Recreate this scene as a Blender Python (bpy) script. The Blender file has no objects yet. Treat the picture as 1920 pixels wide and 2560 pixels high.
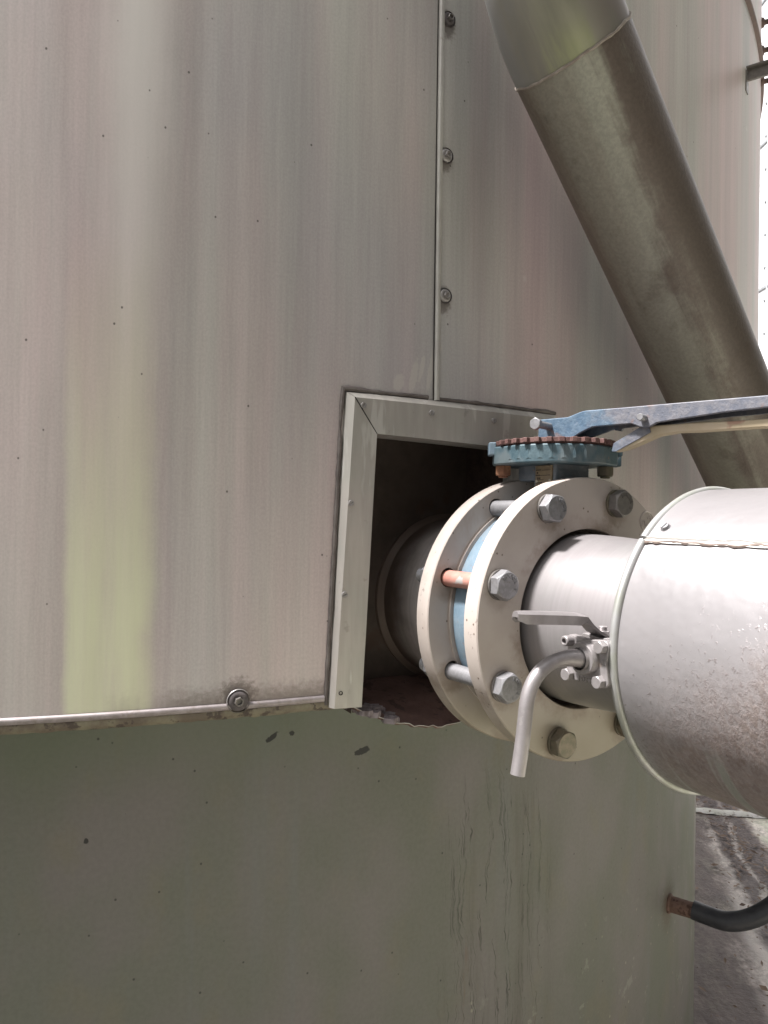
import bpy, bmesh, math, random
import numpy as np
from mathutils import Vector, Matrix, noise as mnoise
rnd = random.Random(7)
S = bpy.context.scene
COL = S.collection

# ------------------------------------------------------------------ camera, world, sun, exposure
CAMZ = 1.5
M = ((0.999914206, 0.0130988761, 0.0), (-0.0000785851, 0.0059988626, 0.999982004), (0.0130986404, -0.9998962112, 0.0059993773))
cd = bpy.data.cameras.new('camera'); cam = bpy.data.objects.new('camera', cd); COL.objects.link(cam)
cd.sensor_fit = 'VERTICAL'; cd.sensor_height = 36.0; cd.lens = 1875.0 / 2560.0 * 36.0
cd.clip_start = 0.02; cd.clip_end = 600
cam.matrix_world = Matrix(((M[0][0], -M[0][1], -M[0][2], 0), (M[1][0], -M[1][1], -M[1][2], 0), (M[2][0], -M[2][1], -M[2][2], CAMZ), (0, 0, 0, 1)))
S.camera = cam
SUN_DIR = Vector((-0.43, -0.15, 0.89)).normalized()          # direction towards the sun
SUN_EL = math.asin(SUN_DIR.z); SUN_AZ = math.atan2(SUN_DIR.x, SUN_DIR.y)
w = bpy.data.worlds.new('World'); S.world = w; w.use_nodes = True
nt = w.node_tree; nt.nodes.clear()
sky = nt.nodes.new('ShaderNodeTexSky'); sky.sky_type = 'NISHITA'; sky.sun_disc = False
sky.sun_elevation = SUN_EL; sky.sun_rotation = SUN_AZ; sky.air_density = 1.0; sky.dust_density = 4.0; sky.ozone_density = 1.0
hs = nt.nodes.new('ShaderNodeHueSaturation'); hs.inputs['Saturation'].default_value = 0.08
bg = nt.nodes.new('ShaderNodeBackground'); bg.inputs['Strength'].default_value = 0.05
wo = nt.nodes.new('ShaderNodeOutputWorld')
nt.links.new(sky.outputs[0], hs.inputs['Color']); nt.links.new(hs.outputs[0], bg.inputs['Color']); nt.links.new(bg.outputs[0], wo.inputs[0])
sl = bpy.data.lights.new('sun', 'SUN'); sl.energy = 3.6; sl.angle = math.radians(7); sl.color = (1.0, 0.975, 0.965)
sun = bpy.data.objects.new('sun', sl); COL.objects.link(sun)
sun.rotation_euler = SUN_DIR.to_track_quat('Z', 'Y').to_euler(); sun.location = (-4, -2, 8)
S.view_settings.view_transform = 'Standard'; S.view_settings.look = 'None'; S.view_settings.gamma = 1.0
S.view_settings.use_curve_mapping = False; S.view_settings.exposure = 1.98

# ------------------------------------------------------------------ mesh helpers
V = Vector
class MB:
    def __init__(s): s.v = []; s.f = []; s.uv = []; s.mi = []
    def add(s, vs, fs, uvs=None):
        o = len(s.v); s.v += [tuple(p) for p in vs]
        for k, f in enumerate(fs):
            s.f.append(tuple(i + o for i in f)); s.uv.append(uvs[k] if uvs else None)
    def grid(s, fn, nu, nv, closeu=False, uvfn=None):
        vs = []
        cu = nu if closeu else nu + 1
        for j in range(nv + 1):
            for i in range(cu): vs.append(fn(i / nu, j / nv))
        fs = []; us = []
        for j in range(nv):
            for i in range(nu):
                a = j * cu + i; b = j * cu + (i + 1) % cu
                fs.append((a, b, b + cu, a + cu))
                if uvfn: us.append((uvfn(i / nu, j / nv), uvfn((i + 1) / nu, j / nv), uvfn((i + 1) / nu, (j + 1) / nv), uvfn(i / nu, (j + 1) / nv)))
        s.add(vs, fs, us if uvfn else None)
    def lathe(s, o, ax, xd, prof, seg=48):
        o = V(o); ax = V(ax).normalized(); xd = V(xd); xd = (xd - ax * xd.dot(ax)).normalized(); yd = ax.cross(xd)
        L = [0.0]
        for k in range(1, len(prof)): L.append(L[-1] + math.hypot(prof[k][0] - prof[k-1][0], prof[k][1] - prof[k-1][1]))
        vs = []; idx = []
        for a, r in prof:
            if r < 1e-7: idx.append([len(vs)] * seg); vs.append(o + ax * a)
            else:
                idx.append(list(range(len(vs), len(vs) + seg)))
                for i in range(seg):
                    t = 2 * math.pi * i / seg; vs.append(o + ax * a + xd * (r * math.cos(t)) + yd * (r * math.sin(t)))
        fs = []; us = []
        for k in range(len(prof) - 1):
            for i in range(seg):
                j = (i + 1) % seg
                q = [idx[k][i], idx[k][j], idx[k+1][j], idx[k+1][i]]
                u = [(i / seg, L[k]), ((i + 1) / seg, L[k]), ((i + 1) / seg, L[k+1]), (i / seg, L[k+1])]
                qq = []; uu = []
                for x, y in zip(q, u):
                    if x not in qq: qq.append(x); uu.append(y)
                if len(qq) > 2: fs.append(tuple(reversed(qq))); us.append(tuple(reversed(uu)))
        s.add(vs, fs, us)
    def tube(s, path, rad, seg=16, caps=True, closed=False, squash=None):
        P = [V(p) for p in path]; n = len(P)
        T = [((P[(i+1) % n] if (closed or i < n-1) else P[i]) - (P[i-1] if (closed or i > 0) else P[i])).normalized() for i in range(n)]
        up = V((0, 0, 1)) if abs(T[0].z) < .9 else V((1, 0, 0))
        x = (up - T[0] * up.dot(T[0])).normalized(); L = 0; vs = []; Ls = []
        for i in range(n):
            if i: L += (P[i] - P[i-1]).length
            Ls.append(L)
            x = (x - T[i] * x.dot(T[i])).normalized(); y = T[i].cross(x)
            r = rad[i] if hasattr(rad, '__len__') else rad
            for k in range(seg):
                t = 2 * math.pi * k / seg
                vs.append(P[i] + x * (r * math.cos(t)) + y * (r * math.sin(t) * (squash or 1)))
        fs = []; us = []
        for i in range(n if closed else n - 1):
            for k in range(seg):
                a = i * seg + k; b = i * seg + (k + 1) % seg; i2 = (i + 1) % n
                fs.append((a, b, i2 * seg + (k + 1) % seg, i2 * seg + k))
                l2 = Ls[i2] if i2 else L
                us.append(((k / seg, Ls[i]), ((k+1) / seg, Ls[i]), ((k+1) / seg, l2), (k / seg, l2)))
        if caps and not closed:
            fs.append(tuple(reversed(range(seg)))); us.append(tuple((0, 0) for _ in range(seg)))
            fs.append(tuple((n-1) * seg + k for k in range(seg))); us.append(tuple((0, L) for _ in range(seg)))
        s.add(vs, fs, us)
    def prism(s, poly, o, xd, yd, zd, z0, z1):
        o, xd, yd, zd = V(o), V(xd), V(yd), V(zd); n = len(poly)
        vs = [o + xd * p[0] + yd * p[1] + zd * z0 for p in poly] + [o + xd * p[0] + yd * p[1] + zd * z1 for p in poly]
        fs = [tuple(reversed(range(n))), tuple(range(n, 2 * n))] + [(i, (i+1) % n, n + (i+1) % n, n + i) for i in range(n)]
        s.add(vs, fs)
    def box(s, o, xd, yd, zd, a, b):
        s.prism([(a[0], a[1]), (b[0], a[1]), (b[0], b[1]), (a[0], b[1])], o, xd, yd, zd, a[2], b[2])
    def hexhead(s, o, ax, xd, af, h, cham=0.0025, disc=True):
        o = V(o); ax = V(ax).normalized(); xd = V(xd); xd = (xd - ax * xd.dot(ax)).normalized(); yd = ax.cross(xd)
        R = af / math.sqrt(3); n = 24; hexp = []
        for i in range(n):
            k = i // 4; t = (i % 4) / 4
            a0, a1 = math.radians(60 * k), math.radians(60 * (k + 1))
            hexp.append((R * (math.cos(a0) * (1-t) + math.cos(a1) * t), R * (math.sin(a0) * (1-t) + math.sin(a1) * t)))
        def ring(pts, z): return [o + xd * p[0] + yd * p[1] + ax * z for p in pts]
        side = []
        for p in hexp:      # chamfer bites deeper at the corners
            r = math.hypot(*p); side.append(h - cham * (0.25 + 0.75 * (r - af/2) / (R - af/2)))
        vs = ring(hexp, 0) + [o + xd * p[0] + yd * p[1] + ax * z for p, z in zip(hexp, side)]
        circ = []
        for p in hexp:
            r = math.hypot(*p); q = af / 2 * 0.95 / r; circ.append((p[0] * q, p[1] * q))
        vs += ring(circ, h)
        fs = [tuple(reversed(range(n)))]
        for k in range(2):
            for i in range(n): fs.append((k*n+i, k*n+(i+1) % n, (k+1)*n+(i+1) % n, (k+1)*n+i))
        fs.append(tuple(range(2*n, 3*n)))
        s.add(vs, fs)
    def build(s, name, mat, parent=None, org=(0, 0, 0), bevel=0, smooth=32, seg=2, kind=None):
        me = bpy.data.meshes.new(name); o = V(org)
        me.from_pydata([V(p) - o for p in s.v], [], s.f)
        ul = me.uv_layers.new(name='UVMap'); k = 0
        for f, u in zip(s.f, s.uv):
            for j in range(len(f)):
                if u: ul.data[k].uv = u[j]
                k += 1
        me.materials.append(mat)
        if smooth: me.shade_smooth(); me.set_sharp_from_angle(angle=math.radians(smooth))
        ob = bpy.data.objects.new(name, me); COL.objects.link(ob)
        if parent: ob.parent = parent
        else: ob.location = o
        if bevel:
            b = ob.modifiers.new('bevel', 'BEVEL'); b.width = bevel; b.segments = seg; b.limit_method = 'ANGLE'; b.angle_limit = math.radians(40)
            b.harden_normals = True
        if kind: ob['kind'] = kind
        return ob

def thing(name, label, cat, loc, group=None):
    o = bpy.data.objects.new(name, None); COL.objects.link(o); o.location = loc; o.empty_display_size = .1
    o['label'] = label; o['category'] = cat
    if group: o['group'] = group
    return o
def copy_part(o, parent, loc=None):
    c = o.copy(); COL.objects.link(c); c.parent = parent
    if loc is not None: c.location = loc
    for ch in o.children: copy_part(ch, c)
    return c

# ------------------------------------------------------------------ material helpers
class NT:
    def __init__(s, name, **kw):
        s.m = bpy.data.materials.new(name); s.m.use_nodes = True; s.t = s.m.node_tree; s.t.nodes.clear()
        s.out = s.t.nodes.new('ShaderNodeOutputMaterial'); s.b = s.t.nodes.new('ShaderNodeBsdfPrincipled')
        s.t.links.new(s.b.outputs[0], s.out.inputs[0]); s.tc = s.t.nodes.new('ShaderNodeTexCoord')
        s.uv = s.tc.outputs['UV']; s.ob = s.tc.outputs['Object']
    def set(s, sock, v):
        if hasattr(v, 'is_linked') or isinstance(v, bpy.types.NodeSocket): s.t.links.new(v, sock)
        elif isinstance(v, (tuple, list)) and len(v) == 3 and len(sock.default_value) == 4: sock.default_value = (*v, 1)
        else: sock.default_value = v
    def map(s, vec, sc=(1, 1, 1), loc=(0, 0, 0), rot=(0, 0, 0)):
        n = s.t.nodes.new('ShaderNodeMapping'); s.t.links.new(vec, n.inputs[0]); n.inputs['Scale'].default_value = sc; n.inputs['Location'].default_value = loc; n.inputs['Rotation'].default_value = rot
        return n.outputs[0]
    def noise(s, vec, sc=5, det=4, ro=.55, dist=0):
        n = s.t.nodes.new('ShaderNodeTexNoise'); s.t.links.new(vec, n.inputs['Vector']); n.inputs['Scale'].default_value = sc; n.inputs['Detail'].default_value = det; n.inputs['Roughness'].default_value = ro; n.inputs['Distortion'].default_value = dist
        return n.outputs['Fac']
    def voro(s, vec, sc=50, out='Distance', rand=1):
        n = s.t.nodes.new('ShaderNodeTexVoronoi'); s.t.links.new(vec, n.inputs['Vector']); n.inputs['Scale'].default_value = sc; n.inputs['Randomness'].default_value = rand
        return n.outputs[out]
    def ma(s, op, a, b=0.0, c=0.0, clamp=False):
        n = s.t.nodes.new('ShaderNodeMath'); n.operation = op; n.use_clamp = clamp
        for k, x in enumerate((a, b, c)): s.set(n.inputs[k], x)
        return n.outputs[0]
    def rng(s, x, a, b, c=0.0, d=1.0, smooth=True):
        n = s.t.nodes.new('ShaderNodeMapRange'); n.interpolation_type = 'SMOOTHSTEP' if smooth else 'LINEAR'
        s.set(n.inputs[0], x); n.inputs[1].default_value = a; n.inputs[2].default_value = b; n.inputs[3].default_value = c; n.inputs[4].default_value = d
        return n.outputs[0]
    def mix(s, f, a, b, mode='MIX'):
        n = s.t.nodes.new('ShaderNodeMix'); n.data_type = 'RGBA'; n.blend_type = mode
        s.set(n.inputs[0], f); s.set(n.inputs[6], a); s.set(n.inputs[7], b)
        return n.outputs[2]
    def mul(s, col, f): return s.mix(1.0, col, s.comb(f), 'MULTIPLY')
    def comb(s, f):
        n = s.t.nodes.new('ShaderNodeCombineColor')
        for k in range(3): s.set(n.inputs[k], f)
        return n.outputs[0]
    def sep(s, vec):
        n = s.t.nodes.new('ShaderNodeSeparateXYZ'); s.t.links.new(vec, n.inputs[0]); return n.outputs
    def bump(s, h, st=.2, dist=.002, prev=None):
        n = s.t.nodes.new('ShaderNodeBump'); s.set(n.inputs['Height'], h); n.inputs['Strength'].default_value = st; n.inputs['Distance'].default_value = dist
        if prev is not None: s.t.links.new(prev, n.inputs['Normal'])
        return n.outputs[0]
    def spot(s, u, v, u0, v0, ru, rv, nz=None, k=.6, hard=.4):
        a = s.ma('DIVIDE', s.ma('SUBTRACT', u, u0), ru); b = s.ma('DIVIDE', s.ma('SUBTRACT', v, v0), rv)
        d = s.ma('SQRT', s.ma('ADD', s.ma('MULTIPLY', a, a), s.ma('MULTIPLY', b, b)))
        if nz is not None: d = s.ma('ADD', d, s.ma('MULTIPLY', s.ma('SUBTRACT', nz, .5), k))
        return s.rng(d, hard, 1.0, 1.0, 0.0)
    def mx(s, *a):
        r = a[0]
        for x in a[1:]: r = s.ma('MAXIMUM', r, x)
        return r
    def done(s, col=None, rough=.5, metal=0.0, normal=None, spec=None):
        if col is not None: s.set(s.b.inputs['Base Color'], col)
        s.set(s.b.inputs['Roughness'], rough); s.set(s.b.inputs['Metallic'], metal)
        if normal is not None: s.t.links.new(normal, s.b.inputs['Normal'])
        if spec is not None: s.b.inputs['Specular IOR Level'].default_value = spec
        return s.m

R = 2.08016; R2 = 1.9445; C = V((-0.93889, 2.78656, 0))
rad = math.radians
def cyl(th, z, r=R):        # point on the tank, th in degrees from the camera side, z relative to eye height
    return V((C.x + r * math.sin(rad(th)), C.y - r * math.cos(rad(th)), z + CAMZ))
def cuv(th, z): return (rad(th) * R, z)
def U(th): return rad(th) * R

def m_cladding():
    n = NT('weathered_aluminium'); x, y, _ = n.sep(n.uv)
    st = n.noise(n.map(n.uv, (15, .35, 1)), 1, 6, .62); fine = n.noise(n.map(n.uv, (200, 7, 1)), 1, 5, .7)
    hue = n.noise(n.map(n.uv, (7, .45, 1), (3, 1, 0)), 1, 4, .6); big = n.noise(n.map(n.uv, (2.6, .9, 1), (7, 2, 0)), 1, 3, .5)
    cool = n.noise(n.map(n.uv, (3.2, 1.2, 1), (17, 4, 0)), 1, 3, .5); grain = n.noise(n.map(n.uv, (420, 300, 1)), 1, 2, .6)
    c = n.mix(n.rng(hue, .33, .67), (.505, .408, .405), (.445, .432, .405))
    c = n.mix(n.rng(cool, .52, .72, 0, .55), c, (.392, .378, .395))
    c = n.mul(c, n.rng(st, .25, .75, .88, 1.10)); c = n.mul(c, n.rng(fine, .3, .7, .955, 1.04)); c = n.mul(c, n.rng(n.noise(n.map(n.uv, (70, 1.1, 1), (3, 3, 0)), 1, 5, .65), .3, .7, .91, .97)); c = n.mul(c, n.rng(big, .3, .7, .94, 1.05)); c = n.mul(c, n.rng(grain, .3, .7, .955, 1.045))
    # reflections painted into the colour: a pale streak, yellow-green foliage band below
    wob = n.ma('ADD', n.ma('MULTIPLY', n.ma('SUBTRACT', st, .5), .035), n.ma('MULTIPLY', n.ma('SUBTRACT', n.noise(n.map(n.uv, (6, 5, 1), (2, 9, 0)), 1, 5, .65), .5), .03))
    uu = n.ma('ADD', x, wob)
    pale = n.ma('MULTIPLY', n.spot(uu, y, U(18.5), .66, .055, .85, None, hard=.0), n.rng(y, -.05, .3))
    c = n.mix(n.ma('MULTIPLY', pale, .75), c, (.66, .64, .61))
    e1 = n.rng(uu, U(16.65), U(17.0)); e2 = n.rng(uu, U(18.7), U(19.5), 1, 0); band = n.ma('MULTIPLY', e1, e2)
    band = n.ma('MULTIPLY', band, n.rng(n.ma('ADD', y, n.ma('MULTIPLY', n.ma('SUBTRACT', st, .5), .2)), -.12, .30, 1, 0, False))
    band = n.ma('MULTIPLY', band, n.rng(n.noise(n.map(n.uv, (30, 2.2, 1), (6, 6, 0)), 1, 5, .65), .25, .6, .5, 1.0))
    foliage_refl = n.mix(n.rng(st, .35, .65), (.555, .575, .395), (.625, .64, .46))
    c = n.mix(n.ma('MULTIPLY', band, .85), c, foliage_refl)
    # bare dark pits, pale scuffs
    v = n.voro(n.map(n.uv, (42, 34, 1)), 1); vc = n.voro(n.map(n.uv, (42, 34, 1)), 1, 'Color')
    pit = n.ma('MULTIPLY', n.rng(v, .03, .065, 1, 0), n.ma('GREATER_THAN', n.sep(vc)[0], .48))
    c = n.mix(n.ma('MULTIPLY', pit, .8), c, (.05, .045, .04))
    v2 = n.voro(n.map(n.uv, (17, 12, 1), (3, 5, 0)), 1); vc2 = n.voro(n.map(n.uv, (17, 12, 1), (3, 5, 0)), 1, 'Color')
    scf = n.ma('MULTIPLY', n.rng(n.ma('ADD', v2, n.ma('MULTIPLY', fine, .08)), .06, .14, 1, 0), n.ma('GREATER_THAN', n.sep(vc2)[1], .8))
    c = n.mix(n.ma('MULTIPLY', scf, .4), c, (.6, .58, .56))
    # grime round the screws, along the lower hem and above the frame
    nz = n.noise(n.uv, 160, 4, .6)
    g = None
    for th, z, ru, rv in ((29.147, .638, .014, .024), (29.122, .462, .013, .020), (29.138, .280, .013, .022), (21.881, -.206, .026, .024)):
        k = n.spot(x, y, U(th), z, ru, rv, nz, 1.1, .45); g = k if g is None else n.mx(g, k)
    hem = n.rng(n.ma('ADD', y, n.ma('MULTIPLY', n.ma('SUBTRACT', nz, .5), .03)), -.214, -.188, 1, 0)
    hem = n.ma('MULTIPLY', hem, n.rng(n.ma('ADD', st, n.rng(x, U(15), U(22), -.25, .2)), .35, .7))
    c = n.mix(n.ma('MULTIPLY', g, .7), c, (.10, .08, .068)); c = n.mix(n.ma('MULTIPLY', hem, .7), c, (.14, .115, .10))
    # drip runs of old sealant above the opening frame
    dr = None
    for th, z, ru, rv in ((27.9, .178, .006, .026), (28.15, .19, .004, .02), (28.55, .19, .005, .035), (28.62, .215, .008, .012), (27.35, .168, .009, .012)):
        k = n.spot(n.ma('ADD', x, n.ma('MULTIPLY', n.ma('SUBTRACT', y, .17), -.2)), y, U(th), z, ru, rv, nz, .9, .7); dr = k if dr is None else n.mx(dr, k)
    c = n.mix(n.ma('MULTIPLY', dr, .5), c, (.50, .47, .43))
    # darker grey patch on the side beyond the seam
    grey_patch = n.spot(x, y, U(30.6), .50, .10, .28, st, .5, .0); c = n.mul(c, n.ma('SUBTRACT', 1.0, n.ma('MULTIPLY', n.ma('MULTIPLY', grey_patch, .28), n.rng(x, U(28.8), U(28.85)))))
    bp = n.bump(fine, .12, .0006, n.bump(n.noise(n.map(n.uv, (5.0, .8, 1)), 1, 3, .45), .22, .02))
    return n.done(c, n.rng(st, .2, .8, .46, .60), .22, bp, .28)

def m_trim():
    n = NT('dull_aluminium_trim'); nz = n.noise(n.ob, 14, 5, .6); f = n.noise(n.map(n.ob, (90, 90, 9)), 1, 3, .6)
    c = n.mix(n.rng(nz, .35, .65), (.37, .34, .312), (.345, .33, .298)); c = n.mul(c, n.rng(f, .3, .7, .93, 1.06))
    run = n.rng(n.noise(n.map(n.ob, (42, 42, 8)), 1, 3, .6), .57, .64); c = n.mix(n.ma('MULTIPLY', run, .45), c, (.55, .53, .50))
    dk = n.rng(n.noise(n.ob, 60, 4, .6), .62, .74); c = n.mix(n.ma('MULTIPLY', dk, .35), c, (.16, .14, .12))
    return n.done(c, .46, .35, n.bump(f, .08, .0006))

def m_simple(name, a, b, sc, rough, metal=0.0, spots=None, bump=.15, bsc=None, bd=.001):
    n = NT(name); nz = n.noise(n.ob, sc, 5, .62)
    c = n.mix(n.rng(nz, .35, .65), a, b)
    if spots:
        sp = n.rng(n.noise(n.map(n.ob, (1, 1, 1), (3.3, 1.7, 9.1)), spots[1], 4, .6), spots[2], spots[2] + .07)
        c = n.mix(n.ma('MULTIPLY', sp, spots[3]), c, spots[0])
    h = n.noise(n.ob, bsc or sc * 3, 4, .6)
    return n.done(c, n.rng(nz, .3, .7, rough - .05, rough + .07), metal, n.bump(h, bump, bd))

def m_lower():
    n = NT('grey_green_tank_paint'); x, y, _ = n.sep(n.uv)
    big = n.noise(n.map(n.uv, (5, 3, 1)), 1, 5, .6); st = n.noise(n.map(n.uv, (24, 1.2, 1)), 1, 4, .6); nz = n.noise(n.uv, 150, 4, .6); mid = n.noise(n.map(n.uv, (11, 7, 1), (4, 2, 0)), 1, 4, .6)
    c = n.mix(n.rng(big, .34, .64), (.168, .154, .145), (.148, .151, .124)); c = n.mix(n.rng(mid, .52, .72, 0, .6), c, (.17, .158, .118)); c = n.mix(n.rng(st, .55, .75, 0, .5), c, (.16, .165, .158))
    c = n.mul(c, n.rng(nz, .3, .7, .95, 1.05))
    c = n.mix(n.ma('MULTIPLY', n.rng(y, -.38, -.27), .4), c, (.15, .19, .125))
    # rain and leak runs below the flange
    wig = n.ma('MULTIPLY', n.ma('SUBTRACT', n.noise(n.map(n.uv, (7, 7, 1), (1, 8, 0)), 1, 4, .65), .5), .055)
    xs = n.ma('ADD', x, n.ma('ADD', wig, n.ma('MULTIPLY', y, .03)))
    cx = n.t.nodes.new('ShaderNodeCombineXYZ'); n.set(cx.inputs[0], n.ma('MULTIPLY', xs, 75)); n.set(cx.inputs[1], n.ma('MULTIPLY', y, 1.3))
    run = n.noise(cx.outputs[0], 1, 3, .62)
    reg = n.ma('MULTIPLY', n.ma('MULTIPLY', n.rng(x, U(31.5), U(33.5)), n.rng(x, U(37.2), U(40.5), 1, 0)), n.rng(y, -.36, -.50))
    brk = n.rng(n.noise(n.map(n.uv, (60, 22, 1)), 1, 4, .6), .36, .52)
    dark = n.ma('MULTIPLY', n.ma('MULTIPLY', n.rng(n.ma('ABSOLUTE', n.ma('SUBTRACT', run, .55)), .005, .015, 1, 0), reg), brk)
    c = n.mix(n.ma('MULTIPLY', dark, .75), c, (.028, .025, .02))
    soft = n.ma('MULTIPLY', n.rng(n.noise(n.map(n.uv, (22, 1.3, 1), (4, 7, 0)), 1, 4, .6), .45, .68), reg); c = n.mix(n.ma('MULTIPLY', soft, .5), c, (.095, .085, .068))
    rust = n.ma('MULTIPLY', n.ma('MULTIPLY', n.rng(n.noise(n.map(n.uv, (40, 5, 1), (5, 5, 0)), 1, 4, .6), .6, .72), reg), n.rng(y, -.5, -.7)); c = n.mix(n.ma('MULTIPLY', rust, .4), c, (.16, .09, .055))
    # chips: two long black scars, a dot, pepper specks, pale flaked patch
    sc = n.mx(n.spot(n.ma('ADD', x, n.ma('MULTIPLY', y, -1.2)), y, U(24.02) + 1.2 * .2995, -.2995, .0065, .0075, nz, 1.2, .75), n.spot(x, y, U(24.86), -.2965, .0045, .0042, nz, 1.2, .75),
              n.spot(n.ma('ADD', x, n.ma('MULTIPLY', y, -.9)), y, U(27.97) + .9 * .334, -.334, .013, .0062, nz, 1.0, .8), n.spot(x, y, U(17.233), -.406, .0035, .004, nz, .8, .7))
    v = n.voro(n.map(n.uv, (34, 34, 1)), 1); vc = n.voro(n.map(n.uv, (34, 34, 1)), 1, 'Color')
    pit = n.ma('MULTIPLY', n.rng(v, .03, .075, 1, 0), n.ma('GREATER_THAN', n.sep(vc)[0], .3))
    c = n.mix(n.ma('MULTIPLY', n.mx(sc, n.ma('MULTIPLY', pit, .8)), .92), c, (.018, .018, .018))
    fl = n.ma('MULTIPLY', n.rng(n.noise(n.map(n.uv, (16, 14, 1), (9, 9, 0)), 1, 5, .68), .60, .66), n.ma('MULTIPLY', n.rng(y, -.66, -.85), n.rng(x, U(31), U(36))))
    c = n.mix(n.ma('MULTIPLY', fl, .45), c, (.30, .31, .26))
    v3 = n.voro(n.map(n.uv, (60, 55, 1), (2, 2, 0)), 1); vc3 = n.voro(n.map(n.uv, (60, 55, 1), (2, 2, 0)), 1, 'Color')
    lich = n.ma('MULTIPLY', n.ma('MULTIPLY', n.rng(v3, .10, .2, 1, 0), n.ma('GREATER_THAN', n.sep(vc3)[0], .9)), n.ma('MULTIPLY', n.rng(y, -.7, -.8), n.rng(x, U(32.5), U(34))))
    c = n.mix(n.ma('MULTIPLY', lich, .6), c, (.36, .35, .27))
    gr = n.spot(x, y, U(53.7), -.84, .06, .07, nz, 1.0, .3); c = n.mix(n.ma('MULTIPLY', gr, .6), c, (.10, .07, .045))
    return n.done(c, n.rng(big, .3, .7, .5, .66), 0.0, n.bump(nz, .12, .0008, n.bump(big, .2, .008)), .35)

def m_cream(name='cream_flange_paint'):
    n = NT(name); big = n.noise(n.ob, 9, 5, .6); f = n.noise(n.ob, 120, 4, .6); z = n.sep(n.ob)[2]
    c = n.mix(n.rng(big, .35, .65), (.40, .352, .318), (.352, .302, .268))
    c = n.mix(n.rng(z, -.06, -.15, 0, .6), c, (.225, .195, .115))
    v = n.voro(n.ob, 150); vc = n.voro(n.ob, 150, 'Color')
    sp = n.ma('MULTIPLY', n.rng(v, .12, .26, 1, 0), n.ma('GREATER_THAN', n.sep(vc)[0], n.rng(n.noise(n.ob, 14, 3),   .4, .65, .99, .82)))
    c = n.mix(n.ma('MULTIPLY', sp, .85), c, (.09, .06, .04))
    rs = n.ma('MULTIPLY', n.rng(n.noise(n.map(n.ob, (18, 18, 7)), 1, 5, .65), .56, .72), .45); c = n.mix(rs, c, (.27, .19, .14))
    vm = n.t.nodes.new('ShaderNodeVectorMath'); vm.operation = 'DOT_PRODUCT'; n.t.links.new(n.ob, vm.inputs[0]); vm.inputs[1].default_value = (.84645, .53247, 0)
    sx = vm.outputs['Value']; r = n.ma('SQRT', n.ma('ADD', n.ma('MULTIPLY', sx, sx), n.ma('MULTIPLY', z, z)))
    def near(shift):
        zz = n.ma('ADD', z, shift); an = n.ma('DIVIDE', n.ma('ARCTAN2', zz, sx), math.radians(45)); fr = n.ma('ABSOLUTE', n.ma('SUBTRACT', n.ma('FRACT', n.ma('ADD', an, .5 - 26.5 / 45 + 8)), .5))
        a = n.ma('MULTIPLY', n.ma('MULTIPLY', fr, math.radians(45)), r); b = n.ma('SUBTRACT', n.ma('SQRT', n.ma('ADD', n.ma('MULTIPLY', sx, sx), n.ma('MULTIPLY', zz, zz))), .1478)
        return n.ma('ADD', n.ma('SQRT', n.ma('ADD', n.ma('MULTIPLY', a, a), n.ma('MULTIPLY', b, b))), n.ma('MULTIPLY', n.ma('SUBTRACT', f, .5), .018))
    halo = n.ma('MULTIPLY', n.rng(near(.006), .015, .028, 1, 0), n.rng(big, .35, .6, .25, .9)); hole = n.ma('MULTIPLY', n.rng(n.ma('ADD', r, n.ma('MULTIPLY', n.ma('SUBTRACT', f, .5), .03)), .108, .128, 1, 0), n.rng(n.noise(n.map(n.ob, (1, 1, 1), (2, 2, 5)), 16, 4, .6), .42, .62, .1, .95))
    c = n.mix(n.ma('MULTIPLY', halo, .75), c, (.16, .115, .08)); c = n.mix(n.ma('MULTIPLY', hole, .7), c, (.17, .115, .085))
    chip = n.ma('MULTIPLY', n.rng(r, .1665, .1695), n.rng(n.noise(n.map(n.ob, (1, 1, 1), (7, 1, 3)), 130, 4, .65), .63, .68)); c = n.mix(n.ma('MULTIPLY', chip, .7), c, (.13, .10, .085))
    return n.done(c, n.rng(big, .3, .7, .36, .5), 0.0, n.bump(f, .06, .0006, n.bump(n.mx(sp, chip), .3, .0006)))

def m_pipe():
    n = NT('dull_stainless_pipe'); f = n.noise(n.map(n.uv, (5, 160, 1)), 1, 4, .6); big = n.noise(n.ob, 12, 4, .6); z = n.sep(n.ob)[2]
    c = n.mix(n.rng(big, .35, .65), (.275, .254, .256), (.245, .232, .23)); c = n.mul(c, n.rng(f, .3, .7, .95, 1.05))
    c = n.mix(n.rng(z, -.03, -.085, 0, .45), c, (.25, .24, .19))
    return n.done(c, n.rng(big, .3, .7, .36, .46), .5, n.bump(f, .05, .0005))

def m_nozzle():
    n = NT('stained_lit_nozzle_steel'); f = n.noise(n.map(n.uv, (6, 120, 1)), 1, 4, .6); big = n.noise(n.ob, 16, 5, .6); L = n.sep(n.uv)[1]
    c = n.mix(n.rng(n.ma('ADD', L, n.ma('MULTIPLY', n.ma('SUBTRACT', big, .5), .08)), .020, .11), (.16, .12, .10), (.66, .61, .585))  # pale towards the flange, standing in for light there; brown end is stain
    return n.done(n.mul(c, n.rng(f, .3, .7, .9, 1.1)), .5, .08, n.bump(big, .1, .002))

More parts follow.
